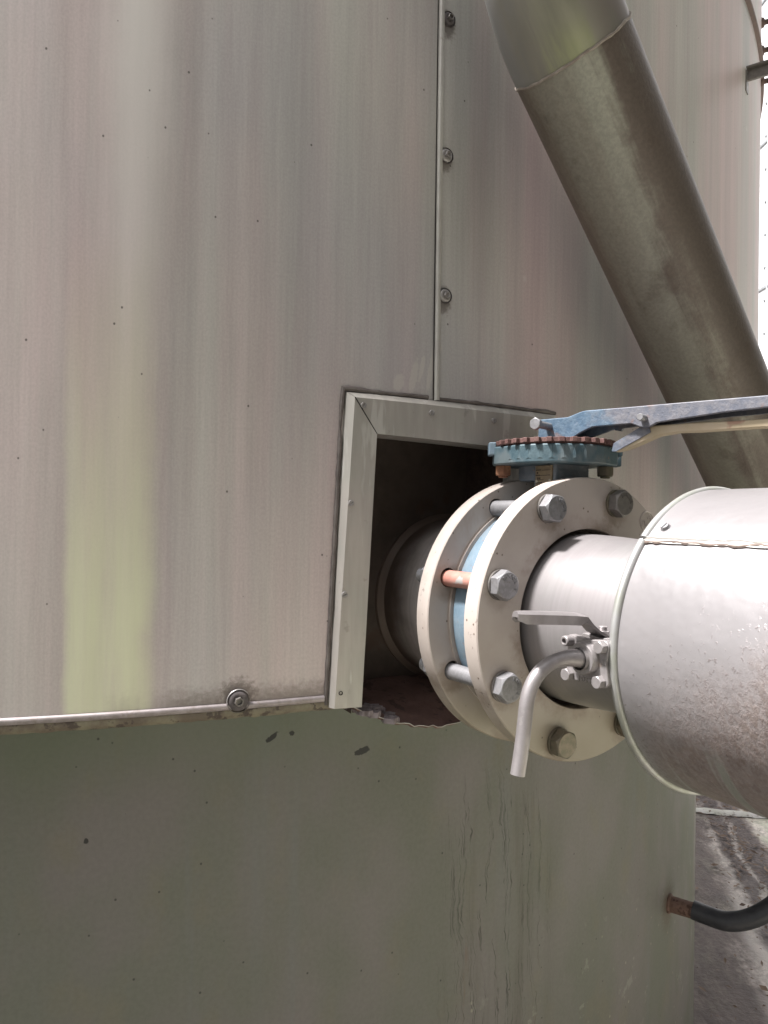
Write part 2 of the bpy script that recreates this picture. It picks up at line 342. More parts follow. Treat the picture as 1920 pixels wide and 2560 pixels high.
def m_jacket():
    n = NT('weathered_jacket_sheet'); u, l, _ = n.sep(n.uv)       # u: turn round the pipe (0 = top, .5 = bottom), l: metres along it
    nz = n.noise(n.ob, 60, 5, .65); st = n.noise(n.map(n.uv, (9, 34, 1)), 1, 4, .6, .4); big = n.noise(n.ob, 9, 4, .6)
    c = n.mix(n.rng(big, .35, .65), (.295, .278, .282), (.262, .249, .253))
    # dirt clings to the lower flank, rain runs wash pale tongues through it
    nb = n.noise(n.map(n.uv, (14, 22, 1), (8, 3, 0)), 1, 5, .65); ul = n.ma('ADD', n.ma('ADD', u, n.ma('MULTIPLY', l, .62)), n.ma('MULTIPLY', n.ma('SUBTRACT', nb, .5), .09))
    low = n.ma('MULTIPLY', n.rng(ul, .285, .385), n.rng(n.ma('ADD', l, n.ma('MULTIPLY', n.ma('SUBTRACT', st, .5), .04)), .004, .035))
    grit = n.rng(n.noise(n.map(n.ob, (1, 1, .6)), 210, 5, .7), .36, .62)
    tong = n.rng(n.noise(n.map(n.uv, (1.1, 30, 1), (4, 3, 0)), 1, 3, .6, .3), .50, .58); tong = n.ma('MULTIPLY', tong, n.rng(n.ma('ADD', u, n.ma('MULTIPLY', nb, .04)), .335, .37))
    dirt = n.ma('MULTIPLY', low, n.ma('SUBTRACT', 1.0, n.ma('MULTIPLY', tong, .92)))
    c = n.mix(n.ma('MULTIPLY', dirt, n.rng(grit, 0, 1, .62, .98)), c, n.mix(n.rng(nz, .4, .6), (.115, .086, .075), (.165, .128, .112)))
    gr = n.ma('MULTIPLY', n.rng(u, .33, .45), n.rng(l, .09, .015, 0, 1)); c = n.mix(n.ma('MULTIPLY', gr, .45), c, (.235, .25, .19))
    tg = n.ma('MULTIPLY', tong, .6); c = n.mix(n.ma('MULTIPLY', tg, low), c, (.265, .275, .235))
    hf = n.noise(n.map(n.uv, (210, 260, 1)), 1, 4, .7, .4); pit = n.rng(n.ma('ADD', hf, n.rng(ul, .2, .42, -.17, .10, False)), .52, .62)
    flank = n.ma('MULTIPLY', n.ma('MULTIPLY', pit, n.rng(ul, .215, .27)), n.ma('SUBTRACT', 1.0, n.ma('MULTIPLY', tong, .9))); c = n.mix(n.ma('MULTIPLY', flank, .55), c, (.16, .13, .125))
    bp = n.bump(n.ma('ADD', n.ma('MULTIPLY', grit, low), n.ma('MULTIPLY', flank, .5)), .4, .001, n.bump(big, .25, .012))
    return n.done(c, n.ma('ADD', n.rng(big, .3, .7, .36, .46), n.ma('MULTIPLY', dirt, .25)), n.ma('MULTIPLY_ADD', dirt, -.4, .5), bp)

def m_duct():
    n = NT('stained_stainless_duct'); u, l, _ = n.sep(n.uv)
    nz = n.noise(n.map(n.ob, (1, 1, 1)), 17, 6, .62); st = n.noise(n.map(n.uv, (14, 2.2, 1)), 1, 5, .6, .3); f = n.noise(n.ob, 240, 3, .6)
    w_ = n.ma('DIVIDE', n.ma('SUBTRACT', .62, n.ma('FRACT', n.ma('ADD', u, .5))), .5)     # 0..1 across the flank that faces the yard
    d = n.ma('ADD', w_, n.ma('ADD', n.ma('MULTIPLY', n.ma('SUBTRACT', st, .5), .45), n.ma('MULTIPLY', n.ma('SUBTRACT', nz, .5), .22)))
    return n, u, l, nz, st, f, d

def m_blue(name, a, b, worn, k, sc=70):
    n = NT(name); nz = n.noise(n.ob, sc, 5, .66); f = n.noise(n.ob, 260, 4, .6); big = n.noise(n.ob, 22, 3, .55)
    c = n.mix(n.rng(nz, .35, .65), a, b); c = n.mix(n.ma('MULTIPLY', n.rng(big, .48, .6), k), c, worn)
    c = n.mix(n.ma('MULTIPLY', n.rng(n.noise(n.map(n.ob, (1, 1, 1), (5, 2, 8)), 90, 4, .6), .64, .72), .7), c, (.22, .12, .09))
    return n.done(c, .55, 0.0, n.bump(nz, .55, .0016, n.bump(f, .3, .0006)))

def m_lever():
    n = NT('worn_blue_lever_paint'); nz = n.noise(n.ob, 110, 5, .68); f = n.noise(n.ob, 330, 4, .6); big = n.noise(n.ob, 34, 4, .6)
    vm = n.t.nodes.new('ShaderNodeVectorMath'); vm.operation = 'DOT_PRODUCT'; n.t.links.new(n.ob, vm.inputs[0]); vm.inputs[1].default_value = (.766, -.643, 0)
    al = n.ma('ADD', vm.outputs['Value'], n.ma('MULTIPLY', n.ma('SUBTRACT', big, .5), .16))
    c = n.mix(n.rng(nz, .35, .65), (.042, .090, .145), (.075, .130, .185)); c = n.mix(n.rng(al, .05, .11, .12, .88), c, n.mix(n.rng(nz, .4, .6), (.10, .10, .12), (.145, .135, .145)))
    c = n.mix(n.ma('MULTIPLY', n.rng(n.noise(n.map(n.ob, (1, 1, 1), (5, 2, 8)), 60, 4, .6), .60, .70), .6), c, (.17, .11, .095))
    return n.done(c, .55, 0.0, n.bump(nz, .6, .0016, n.bump(f, .3, .0006)))

def m_bolt(name='galvanised_bolt', a=(.29, .285, .295), b=(.215, .21, .215)):
    n = NT(name); nz = n.noise(n.ob, 130, 5, .65)
    c = n.mix(n.rng(nz, .35, .65), a, b); sp = n.rng(n.noise(n.map(n.ob, (1, 1, 1), (8, 4, 2)), 210, 3, .6), .62, .7)
    c = n.mix(n.ma('MULTIPLY', sp, .4), c, (.16, .13, .11))
    return n.done(c, n.rng(nz, .3, .7, .36, .52), .55, n.bump(nz, .12, .0006))

MT = {}
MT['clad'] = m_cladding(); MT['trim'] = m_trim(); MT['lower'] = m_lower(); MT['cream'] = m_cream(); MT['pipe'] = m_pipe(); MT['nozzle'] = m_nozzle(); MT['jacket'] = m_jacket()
MT['bead'] = m_simple('bright_hem_sheet', (.30, .265, .265), (.23, .20, .195), 60, .5, .3, ((.2, .16, .14), 90, .58, .5))
MT['seam'] = m_simple('pale_seam_sheet', (.42, .405, .37), (.37, .35, .325), 30, .48, .35, ((.25, .22, .19), 90, .66, .5))
MT['lip'] = m_simple('grimy_brown_lip', (.12, .095, .07), (.20, .18, .125), 45, .8, 0, ((.05, .035, .03), 60, .55, .8), .5, 120, .003)
MT['sealant'] = m_simple('grey_brown_sealant', (.115, .098, .09), (.075, .062, .056), 50, .6, 0, None, .4, 90, .002)
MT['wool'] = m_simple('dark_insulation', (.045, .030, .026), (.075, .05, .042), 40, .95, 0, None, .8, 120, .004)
MT['weld'] = m_simple('pale_weld_bead', (.27, .235, .20), (.18, .15, .125), 60, .6, .2)
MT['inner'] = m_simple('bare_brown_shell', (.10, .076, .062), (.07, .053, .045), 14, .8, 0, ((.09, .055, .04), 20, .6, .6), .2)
MT['sag'] = m_simple('dark_rusty_sheet', (.095, .052, .043), (.14, .082, .068), 26, .9, 0, ((.045, .028, .024), 40, .55, .7), .5, 70, .004)
MT['debris'] = m_simple('pale_flaking_mortar', (.24, .205, .215), (.15, .125, .125), 80, .9, 0, ((.1, .08, .075), 110, .56, .8), .6, 160, .003)
MT['bolt'] = m_bolt(); MT['darkbolt'] = m_bolt('weathered_dark_bolt', (.19, .172, .16), (.15, .14, .13)); MT['screw'] = m_bolt('dull_steel_screw', (.34, .325, .315), (.25, .235, .225))
MT['mossbolt'] = m_bolt('dirt_covered_bolt', (.17, .14, .105), (.13, .12, .085))
MT['washer'] = m_simple('dark_rubber_washer', (.10, .085, .085), (.065, .055, .055), 120, .7, 0)
MT['hole'] = m_simple('hole_shadow_steel', (.02, .016, .015), (.03, .024, .02), 80, .95, 0)
MT['primer'] = m_simple('red_primer_rod', (.33, .145, .115), (.36, .195, .16), 45, .5, 0, ((.30, .285, .27), 26, .57, 1.0), .1)
MT['rustbolt'] = m_simple('orange_rusty_bolt', (.26, .125, .065), (.18, .08, .045), 120, .8, 0, ((.1, .05, .03), 160, .6, .6), .5, 200)
MT['body'] = m_blue('pale_blue_valve_paint', (.11, .165, .21), (.145, .195, .235), (.15, .18, .205), .6)
MT['plateblue'] = m_blue('teal_blue_cast_paint', (.035, .066, .082), (.055, .09, .104), (.098, .118, .124), .8)
MT['leverblue'] = m_lever()
MT['neck'] = m_blue('grey_blue_neck_paint', (.13, .15, .175), (.18, .185, .20), (.16, .20, .24), .6)
MT['notch'] = m_simple('brown_rusty_notch_plate', (.10, .047, .042), (.14, .075, .065), 90, .7, .1, ((.07, .035, .03), 80, .58, .7), .4, 160)
MT['trigger'] = m_simple('yellowed_worn_handle', (.34, .275, .18), (.38, .31, .22), 40, .6, 0, ((.22, .10, .07), 28, .60, .7), .3, 110)
MT['plate'] = m_simple('tan_name_plate', (.30, .235, .15), (.25, .19, .13), 70, .5, .3, None, .1)
MT['rivet'] = m_simple('pale_rivet', (.5, .45, .36), (.4, .36, .28), 200, .5, .3)
MT['engrave'] = m_simple('dark_stamped_print', (.05, .035, .028), (.07, .05, .04), 100, .8)
MT['cast'] = m_simple('cast_stainless_valve', (.29, .268, .265), (.24, .222, .22), 90, .45, .5, ((.25, .2, .17), 70, .66, .6), .2, 220)
MT['stem'] = m_simple('bright_stainless_tube', (.29, .268, .268), (.24, .22, .22), 50, .4, .55, ((.30, .28, .27), 120, .62, .6), .12, 200)
MT['rim'] = m_simple('rolled_jacket_rim', (.34, .335, .33), (.275, .28, .245), 24, .42, .45, ((.2, .17, .10), 70, .66, .8), .15)
MT['hose'] = m_simple('black_rubber_hose', (.016, .017, .022), (.03, .03, .034), 60, .5, 0, None, .2)
MT['rustpipe'] = m_simple('rusty_pipe_stub', (.12, .07, .05), (.18, .11, .085), 70, .85, 0, ((.06, .03, .02), 90, .55, .8), .6, 150, .003)
MT['ringband'] = m_simple('brown_ring_band', (.11, .075, .065), (.15, .10, .09), 50, .7, .1)
MT['farshell'] = m_simple('white_painted_sheet', (.80, .80, .82), (.74, .745, .77), 1.2, .4, .15, None, .03)
MT['farseam'] = m_simple('grey_joint_strip', (.32, .33, .34), (.26, .27, .28), 30, .6, .1)
MT['darkroof'] = m_simple('grey_roof_sheet', (.35, .34, .33), (.3, .3, .29), 3, .6, .2)
MT['gasket'] = m_simple('dark_gasket', (.10, .075, .065), (.16, .12, .10), 60, .8)
n, u, l, nz, st, f, d = m_duct()
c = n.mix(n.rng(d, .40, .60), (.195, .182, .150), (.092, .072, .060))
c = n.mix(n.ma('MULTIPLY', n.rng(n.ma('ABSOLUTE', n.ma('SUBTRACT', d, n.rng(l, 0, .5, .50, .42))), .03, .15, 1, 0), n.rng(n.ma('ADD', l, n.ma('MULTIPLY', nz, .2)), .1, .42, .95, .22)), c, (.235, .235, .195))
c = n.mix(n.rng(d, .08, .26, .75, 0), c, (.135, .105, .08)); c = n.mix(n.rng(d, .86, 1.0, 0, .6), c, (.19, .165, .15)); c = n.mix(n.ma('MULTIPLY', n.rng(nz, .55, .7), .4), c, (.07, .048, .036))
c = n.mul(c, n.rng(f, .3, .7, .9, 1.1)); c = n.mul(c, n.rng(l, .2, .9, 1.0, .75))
MT['duct'] = n.done(c, .5, .3, n.bump(f, .35, .0014, n.bump(nz, .3, .0025)))
n, u, l, nz, st, f, d = m_duct()
c = n.mix(n.rng(d, .05, .35), (.27, .268, .26), (.20, .19, .16)); c = n.mix(n.ma('MULTIPLY', n.rng(n.ma('ABSOLUTE', n.ma('SUBTRACT', d, .48)), .02, .16, 1, 0), n.rng(l, -.12, -.02, .15, .6)), c, (.26, .285, .14)); c = n.mix(n.rng(d, .58, .8), c, (.165, .142, .128))  # lighter left, darker right: side light painted into the elbow colour
c = n.mul(c, n.rng(st, .3, .7, .85, 1.1))
MT['elbow'] = n.done(c, .48, .4, n.bump(nz, .15, .002))

def m_ground():
    n = NT('dirty_concrete_yard'); big = n.noise(n.ob, 1.6, 5, .6); mid = n.noise(n.map(n.ob, (6, 3.2, 1), (2, 5, 0)), 1, 5, .62); f = n.noise(n.ob, 55, 5, .68); x, y, _ = n.sep(n.ob)
    c = n.mix(n.rng(mid, .35, .62), (.21, .155, .135), (.62, .555, .51)); c = n.mix(n.rng(big, .52, .66, 0, .6), c, (.30, .33, .22)); c = n.mul(c, n.rng(f, .3, .7, .6, 1.3)); dk = n.rng(n.ma('ADD', n.ma('SUBTRACT', x, n.ma('MULTIPLY', y, .30)), n.ma('MULTIPLY', n.ma('SUBTRACT', mid, .5), .35)), .60, .43, 0, 1); c = n.mix(n.ma('MULTIPLY', dk, .85), c, (.085, .062, .055))  # dk: the tank's shadow painted dark along its foot
    fd = n.noise(n.map(n.ob, (26, 9, 1), (0, 0, 0), (0, 0, .5)), 1, 5, .7); c = n.mul(c, n.rng(fd, .3, .7, .72, 1.22))
    bx = n.ma('ADD', n.ma('SUBTRACT', n.ma('SUBTRACT', x, n.ma('MULTIPLY', y, .25)), .80), n.ma('MULTIPLY', n.ma('SUBTRACT', n.noise(n.map(n.ob, (7, 4, 1)), 1, 5, .7), .5), .16))
    sunlit_moss = n.ma('MULTIPLY', n.rng(bx, .08, .2), n.rng(n.noise(n.map(n.ob, (3, 3, 1), (5, 5, 0)), 1, 4, .6), .4, .6)); c = n.mix(n.ma('MULTIPLY', sunlit_moss, .8), c, (.62, .66, .50))  # moss colour brightened to read as patches of sun
    pale = n.ma('MULTIPLY', n.spot(n.ma('SUBTRACT', x, n.ma('MULTIPLY', y, .3)), y, .60, 2.7, .13, 1.6, mid, .9, .2), .7); c = n.mix(pale, c, (.70, .645, .60))  # pale spot painted in as sunlight on the concrete
    band = n.ma('MULTIPLY', n.rng(n.ma('ABSOLUTE', bx), .07, .13, 1, 0), n.rng(n.ma('ABSOLUTE', n.ma('ADD', bx, .005)), .004, .022, .45, 1)); c = n.mix(n.ma('MULTIPLY', band, .9), c, n.mix(n.rng(f, .4, .6), (.040, .027, .026), (.085, .06, .055)))
    edge = n.ma('ADD', x, n.ma('MULTIPLY', n.ma('SUBTRACT', big, .5), .5))
    turf = n.mix(n.rng(n.noise(n.ob, 9, 5, .65), .35, .65), (.044, .042, .030), (.068, .062, .048))
    c = n.mix(n.ma('MULTIPLY', n.rng(edge, .35, .6), n.rng(edge, 5.4, 6.0, 1, 0)), turf, c)
    return n.done(c, n.rng(mid, .3, .7, .62, .85), 0, n.bump(f, .5, .012))
MT['ground'] = m_ground()
MT['silt'] = m_simple('wet_brown_silt', (.050, .033, .030), (.085, .058, .05), 18, .75, 0, ((.13, .10, .085), 60, .6, .7), .8, 60, .02)
MT['kerb'] = m_simple('pale_concrete_strip', (.52, .50, .48), (.42, .42, .36), 8, .8, 0, None, .4, 70, .006)
MT['litter'] = m_simple('dead_leaf_litter', (.10, .062, .045), (.24, .17, .12), 3, .8, 0, None, .1)

# ------------------------------------------------------------------ the big tank
TO = V((C.x, C.y, 0))
tank = thing('insulated_tank', 'large round storage tank with grey aluminium cladding over a darker green grey lower shell', 'tank', TO)
ZB, ZT, ZTOP = -.2235, .118, 3.4
def dR(th, z): return -.005 * math.exp(-(((th - 14.7) / .75) ** 2 + ((z - .47) / .016) ** 2)) + .0016 * mnoise.noise(V((rad(th) * 3.1, z * 1.3, 3.3))) + .0009 * mnoise.noise(V((rad(th) * 9, z * 2.2, 8)))
def patch(mb, t0, t1, z0, z1, nu, nv, off=0.0):
    def th(a, b):
        A = t0(b) if callable(t0) else t0; B = t1(b) if callable(t1) else t1
        return A + (B - A) * a
    def fn(a, b):
        t = th(a, b); z = z0 + (z1 - z0) * b; return cyl(t, z, R + off + dR(t, z))
    mb.grid(fn, nu, nv, uvfn=lambda a, b: cuv(th(a, b), z0 + (z1 - z0) * b))
SEAM = 28.76
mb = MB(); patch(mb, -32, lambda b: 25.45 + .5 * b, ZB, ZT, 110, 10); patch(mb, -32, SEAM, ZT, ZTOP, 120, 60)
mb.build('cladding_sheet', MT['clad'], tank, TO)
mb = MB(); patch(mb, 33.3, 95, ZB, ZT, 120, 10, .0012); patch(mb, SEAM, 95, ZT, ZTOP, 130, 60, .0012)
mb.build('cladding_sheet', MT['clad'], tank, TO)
mb = MB(); patch(mb, 95, 328, ZB, ZTOP, 160, 6)
mb.build('cladding_sheet', MT['clad'], tank, TO)
mb = MB(); mb.grid(lambda a, b: cyl(360 * a, -1.5 + 2.0 * b, R2), 360, 20, True, lambda a, b: (rad(360 * a) * R, -1.5 + 2.0 * b))
lower = mb.build('lower_shell', MT['lower'], tank, TO)
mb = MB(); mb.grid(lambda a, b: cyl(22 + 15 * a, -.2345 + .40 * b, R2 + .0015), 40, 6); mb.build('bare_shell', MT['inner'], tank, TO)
mb = MB()
for t0, t1 in ((33.4, 385.4),):
    mb.grid(lambda a, b: cyl(t0 + (t1 - t0) * a, ZB + .003, R2 + (R - .003 - R2) * b), 300, 1)
mb.build('insulation_underside', MT['wool'], tank, TO)
mb = MB(); mb.lathe((C.x, C.y, CAMZ + ZTOP), (0, 0, 1), (1, 0, 0), [(-.02, R + .03), (.0, R + .03), (.5, 0)], 96)
mb.build('roof', MT['darkroof'], tank, TO)

# lap seam: rolled edge of the right sheet
def arcstrip(mb, pts, prof):
    """sweep prof (list of (along-theta or z offset, radial offset)) along pts [(th,z)], dir 'z' or 'th'"""
    pass
mb = MB()
pr = [(-.0002, -.001), (0, .0022), (.0012, .0042), (.0030, .0048), (.0056, .0046), (.0070, .0034), (.0074, -.001)]
nz_ = 70
def sf(a, b):
    z = .150 + (ZTOP - .150) * b; k = a * (len(pr) - 1); i = min(int(k), len(pr) - 2); t = k - i
    du = pr[i][0] * (1-t) + pr[i+1][0] * t; dr = pr[i][1] * (1-t) + pr[i+1][1] * t
    th = SEAM + math.degrees(du / R) + .008 * mnoise.noise(V((z * 3, 0, 0)))
    return cyl(th, z, R + dr + dR(th, z))
mb.grid(sf, 12, nz_); mb.build('lap_seam', MT['seam'], tank, TO, smooth=50)
mb = MB(); mb.grid(lambda a, b: cyl(SEAM - .052 + .05 * a + .006 * mnoise.noise(V((b * 40, 3, 0))), .150 + (ZTOP - .15) * b, R + .0007), 1, 60)
mb.build('seam_gap', MT['hole'], tank, TO)

# hem bead and grimy lip along the lower edge
def sweep_th(name, mat, t0, t1, prof, n_, wob=0, seed=0):
    mb = MB(); m_ = len(prof) - 1
    def fn(a, b):
        th = t0 + (t1 - t0) * a; k = min(int(round(b * m_)), m_); dz, dr = prof[k]
        wz = wob * mnoise.noise(V((th * 1.7, seed, k * .7))) + wob * .6 * mnoise.noise(V((th * 6, seed + 4, k)))
        return cyl(th, dz + (wz if k >= m_ - 2 else wz * .15), R + dr)
    mb.grid(fn, n_, m_); return mb.build(name, mat, tank, TO, smooth=50)
bead = [(-.2143, .0), (-.2150, .0024), (-.2165, .0032), (-.2190, .0032), (-.2214, .0024), (-.2226, .0)]
sweep_th('hem_bead', MT['bead'], -32, 24.72, bead, 140, .0005, 1); sweep_th('hem_bead', MT['bead'], 34.85, 95, bead, 120, .0005, 2)
lip = [(-.2220, .0012), (-.2250, .0022), (-.2292, .0012), (-.2325, -.002), (-.2335, -.012)]
sweep_th('sealed_lip', MT['lip'], -32, 25.9, lip, 300, .0022, 5); sweep_th('sealed_lip', MT['lip'], 33.6, 95, lip, 260, .0022, 7)

# flashing frame round the opening
O = [(25.32, .1509), (34.67, .1486)]; OB = [(24.86, -.2290), (34.9, -.2290)]
SH = [(25.56, .1430), (33.95, .1400)]; SB = [(24.985, -.2290), (34.3, -.2290)]
IN = [(26.37, .1007), (32.65, .0936)]; IB = [(25.94, -.2300), (32.75, -.2300)]
OFF = .011
opening = MB()
def ln(p, q, t): return (p[0] + (q[0] - p[0]) * t, p[1] + (q[1] - p[1]) * t)
def member(mb, a, b, n_):      # a,b: lists of (th,z,off) profile points at the two ends
    def fn(u_, v_):
        k = int(round(v_ * (len(a) - 1))); p, q = a[k], b[k]
        return cyl(p[0] + (q[0] - p[0]) * u_, p[1] + (q[1] - p[1]) * u_, R + p[2] + (q[2] - p[2]) * u_ + (.0006 * mnoise.noise(V((u_ * 5, k, 2)))))
    mb.grid(fn, n_, len(a) - 1)
def prof3(o, s_, i_): return [(o[0], o[1], -.001), (o[0] + (s_[0]-o[0])*.12, o[1] + (s_[1]-o[1])*.12, .0035), (s_[0], s_[1], OFF), (i_[0], i_[1], OFF + .001), (i_[0], i_[1], -.03)]
fm = MB(); member(fm, prof3(O[0], SH[0], IN[0]), prof3(OB[0], SB[0], IB[0]), 16)
frame = fm.build('opening_frame', MT['trim'], tank, TO, smooth=20)
fm = MB(); 
e0 = 0.03
member(fm, prof3((O[0][0] + e0, O[0][1]), (SH[0][0] + e0, SH[0][1]), (IN[0][0] + e0 * .6, IN[0][1])), prof3(O[1], SH[1], IN[1]), 26)
fm.build('top_flashing', MT['trim'], frame, TO, smooth=20)
fm = MB(); member(fm, prof3(O[1], SH[1], IN[1]), prof3(OB[1], SB[1], IB[1]), 14); fm.build('side_flashing', MT['trim'], frame, TO, smooth=20)
# bottom return of the left flashing
fm = MB(); fm.grid(lambda a, b: cyl(OB[0][0] + (IB[0][0] - OB[0][0]) * a, -.2292, R - .012 + (.012 + min(OFF, OFF * a * 5)) * b), 8, 1); fm.build('frame_foot', MT['trim'], frame, TO)
# open mitre line
fm = MB(); fm.tube([cyl(*ln(SH[0], IN[0], t), R + OFF + .0006) for t in (0, .5, 1)], .0007, 6); fm.build('mitre_joint', MT['hole'], frame, TO)
# wavy sealant outside the frame
def seal(pts, w_, seed):
    mb = MB(); path = []; rr = []
    for i in range(len(pts) - 1):
        L_ = int(max(4, 60 * math.hypot(rad(pts[i+1][0] - pts[i][0]) * R, pts[i+1][1] - pts[i][1]) / .4))
        for k in range(L_):
            p = ln(pts[i], pts[i+1], k / L_); q = mnoise.noise(V((seed, len(path) * .13, 0))); q2 = mnoise.noise(V((seed + 9, len(path) * .5, 0)))
            path.append(cyl(p[0] + .035 * q, p[1] + .0012 * q, R + .0005)); rr.append(w_ * (1 + .55 * q + .35 * q2))
    mb.tube(path, rr, 8, squash=1); return mb
seal([(24.78, -.226), (25.24, .1535), (28.7, .1530)], .0028, 1).build('sealant', MT['sealant'], frame, TO)
seal([(28.9, .1525), (31, .1525), (34.8, .1505)], .0026, 12).build('sealant', MT['sealant'], frame, TO)

def radial(th): return V((math.sin(rad(th)), -math.cos(rad(th)), 0))
def tang(th): return V((math.cos(rad(th)), math.sin(rad(th)), 0))
def slot_screw(th, z, off, rot, parent, name='frame_screw', r=.0037):
    mb = MB(); p = cyl(th, z, R + off); ax = radial(th); t = tang(th); zz = V((0, 0, 1)); x = t * math.cos(rot) + zz * math.sin(rot); y = ax.cross(x)
    for s_ in (1, -1):
        pts = []
        for k in range(13):
            a_ = math.asin(.17) + (math.pi - 2 * math.asin(.17)) * k / 12; pts.append((r * math.cos(a_), s_ * r * math.sin(a_)))
        if s_ < 0: pts.reverse()
        mb.prism(pts, p, x, y, ax, 0, .0022)
    mb.lathe(p, ax, x, [(0, r * 1.02), (.0010, r), (.0010, 0)], 20)
    return mb.build(name, MT['screw'], parent, TO, bevel=.0004)
for k, (th, z) in enumerate([(25.862, .1338), (28.481, .1317), (31.192, .1295), (25.46, .0154), (25.273, -.0937)]):
    slot_screw(th, z, OFF + .0005, (.9, 1.1, 1.3, .7, .5)[k], frame)
mb = MB(); mb.lathe(cyl(25.14 + .05, -.2109, R + OFF + .0004), radial(25.2), tang(25.2), [(0, .0026), (.0006, .0026), (.0006, .0017), (-.004, .0016), (-.004, 0)], 16); mb.build('empty_screw_hole', MT['hole'], frame, TO)

def hex_screw(th, z, wr, hr, parent, rust):
    ax = radial(th); p = cyl(th, z, R + .001)
    mb = MB(); mb.lathe(p, ax, (0, 0, 1), [(0, wr), (.0018, wr), (.0035, wr * .86), (.0042, wr * .62), (.0040, hr)], 28)
    o = mb.build('sheet_screw', MT['washer'] if rust else MT['screw'], parent, TO, smooth=40)
    mb = MB(); pts = [(hr * math.cos(math.pi / 3 * k + .3), hr * math.sin(math.pi / 3 * k + .3)) for k in range(6)]; ins = [(x * .68, y * .68) for x, y in pts]
    h0, h1, h2 = .0035, .0085, .0055; zz = V((0, 0, 1)); t = tang(th)
    def rg(q, h): return [p + t * a + zz * b + ax * h for a, b in q]
    vs = rg(pts, h0) + rg(pts, h1) + rg(ins, h1) + rg(ins, h2); fs = []
    for k in range(3):
        for i in range(6): fs.append((k*6+i, k*6+(i+1) % 6, (k+1)*6+(i+1) % 6, (k+1)*6+i))
    fs.append(tuple(range(18, 24))); mb.add(vs, fs); mb.build('hex_head', MT['darkbolt'] if rust else MT['screw'], o, TO, bevel=.0004)
    mb = MB(); mb.lathe(p, ax, zz, [(.0030, wr * 1.10), (.0018, wr * 1.16), (.0, wr * 1.12)], 28); mb.build('washer', MT['screw'] if z < 0 else MT['washer'], o, TO)
    return o
for th, z in ((29.147, .6451), (29.122, .4677), (29.138, .2862)): hex_screw(th, z, .0088, .0042, tank, z > .6)
hex_screw(21.881, -.2118, .0118, .0054, tank, True)

# inside of the opening
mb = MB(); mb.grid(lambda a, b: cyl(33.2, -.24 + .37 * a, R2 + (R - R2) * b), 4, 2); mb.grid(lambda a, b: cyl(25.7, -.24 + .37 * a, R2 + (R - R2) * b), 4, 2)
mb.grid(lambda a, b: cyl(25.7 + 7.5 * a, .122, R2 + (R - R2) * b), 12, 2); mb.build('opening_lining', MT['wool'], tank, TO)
def sagz(th):
    t = (th - 25.6) / 7.7; return -.2270 - .042 * math.sin(math.pi * min(max(t, 0), 1)) ** .85
mb = MB()
def sg(a, b):
    th = 25.6 + 7.7 * a; z = sagz(th); jag = .0018 * mnoise.noise(V((th * 5, 1, 1))) if b > .9 else 0
    r_ = R2 + (R + .001 - R2) * b
    return cyl(th, -.232 + (z + .232) * (b ** 1.4) + jag + .003 * mnoise.noise(V((th * 2, b * 4, 5))), r_)
mb.grid(sg, 60, 8); mb.grid(lambda a, b: sg(a, 1) + V((0, 0, -.003 * b)) + radial(29) * (-.004 * b), 60, 2)
mb.build('sagging_bottom_sheet', MT['sag'], tank, TO)
mb = MB(); mb.tube([sg(t / 40, 1) + radial(29) * .0006 + V((0, 0, .0004 * mnoise.noise(V((t * .8, 0, 0))))) for t in range(1, 38)], [.0006 + .0005 * mnoise.noise(V((t * .6, 4, 0))) for t in range(1, 38)], 6)
mb.build('torn_sheet_edge', MT['trim'], tank, TO)
for k in range(26):        # flakes of mortar lying at the foot of the frame
    a = .035 + .21 * rnd.random() ** 1.2; b = 1 - .42 * rnd.random() * (1 - a * 2.2); s_ = .004 + .011 * rnd.random()
    p = sg(a, b) + V((0, 0, .002)); mb = MB(); n_ = 6; ring = []
    th0 = rnd.random() * 6
    top = [p + V((math.cos(th0 + i) * s_ * rnd.uniform(.6, 1.1), math.sin(th0 + i) * s_ * rnd.uniform(.6, 1.1), rnd.uniform(.0012, .0032))) for i in range(n_)]
    bot = [V((q.x, q.y, p.z - .004)) for q in top]
    mb.add(top + bot, [tuple(range(n_))] + [(i, n_ + i, n_ + (i+1) % n_, (i+1) % n_) for i in range(n_)]); mb.build('mortar_flake', MT['debris'], tank, TO, smooth=0)

# ring band, bolts and bracket high on the right
mb = MB(); mb.grid(lambda a, b: cyl(40 + 60 * a, 1.10 - .020 * b, R + (.0 if b in (0, 1) else .008)), 120, 3); mb.build('ring_band', MT['ringband'], tank, TO)
for z in (1.2286, 1.1596, 1.0824):
    th = 63.0; ax = radial(th); p = cyl(th, z, R - .004)
    mb = MB(); mb.lathe(p, ax, (0, 0, 1), [(0, .013), (.010, .011), (.012, .006), (.020, .006), (.020, .010), (.026, .0095), (.026, 0)], 12); mb.build('ring_bolt', MT['ringband'], tank, TO)
th = 54.279; ax = radial(th); mb = MB(); mb.box(cyl(th, .9357, R - .002), tang(th), V((0, 0, 1)), ax, (-.004, -.011, 0), (.004, .011, .45)); mb.box(cyl(th, .9357, R - .002), tang(th), V((0, 0, 1)), ax, (-.014, .0105, .004), (.016, .0145, .45))
mb.box(cyl(th, .93, R), tang(th), V((0, 0, 1)), ax, (-.012, -.03, -.001), (.010, .014, .003)); mb.build('angle_bracket', MT['darkbolt'], tank, TO, bevel=.001)

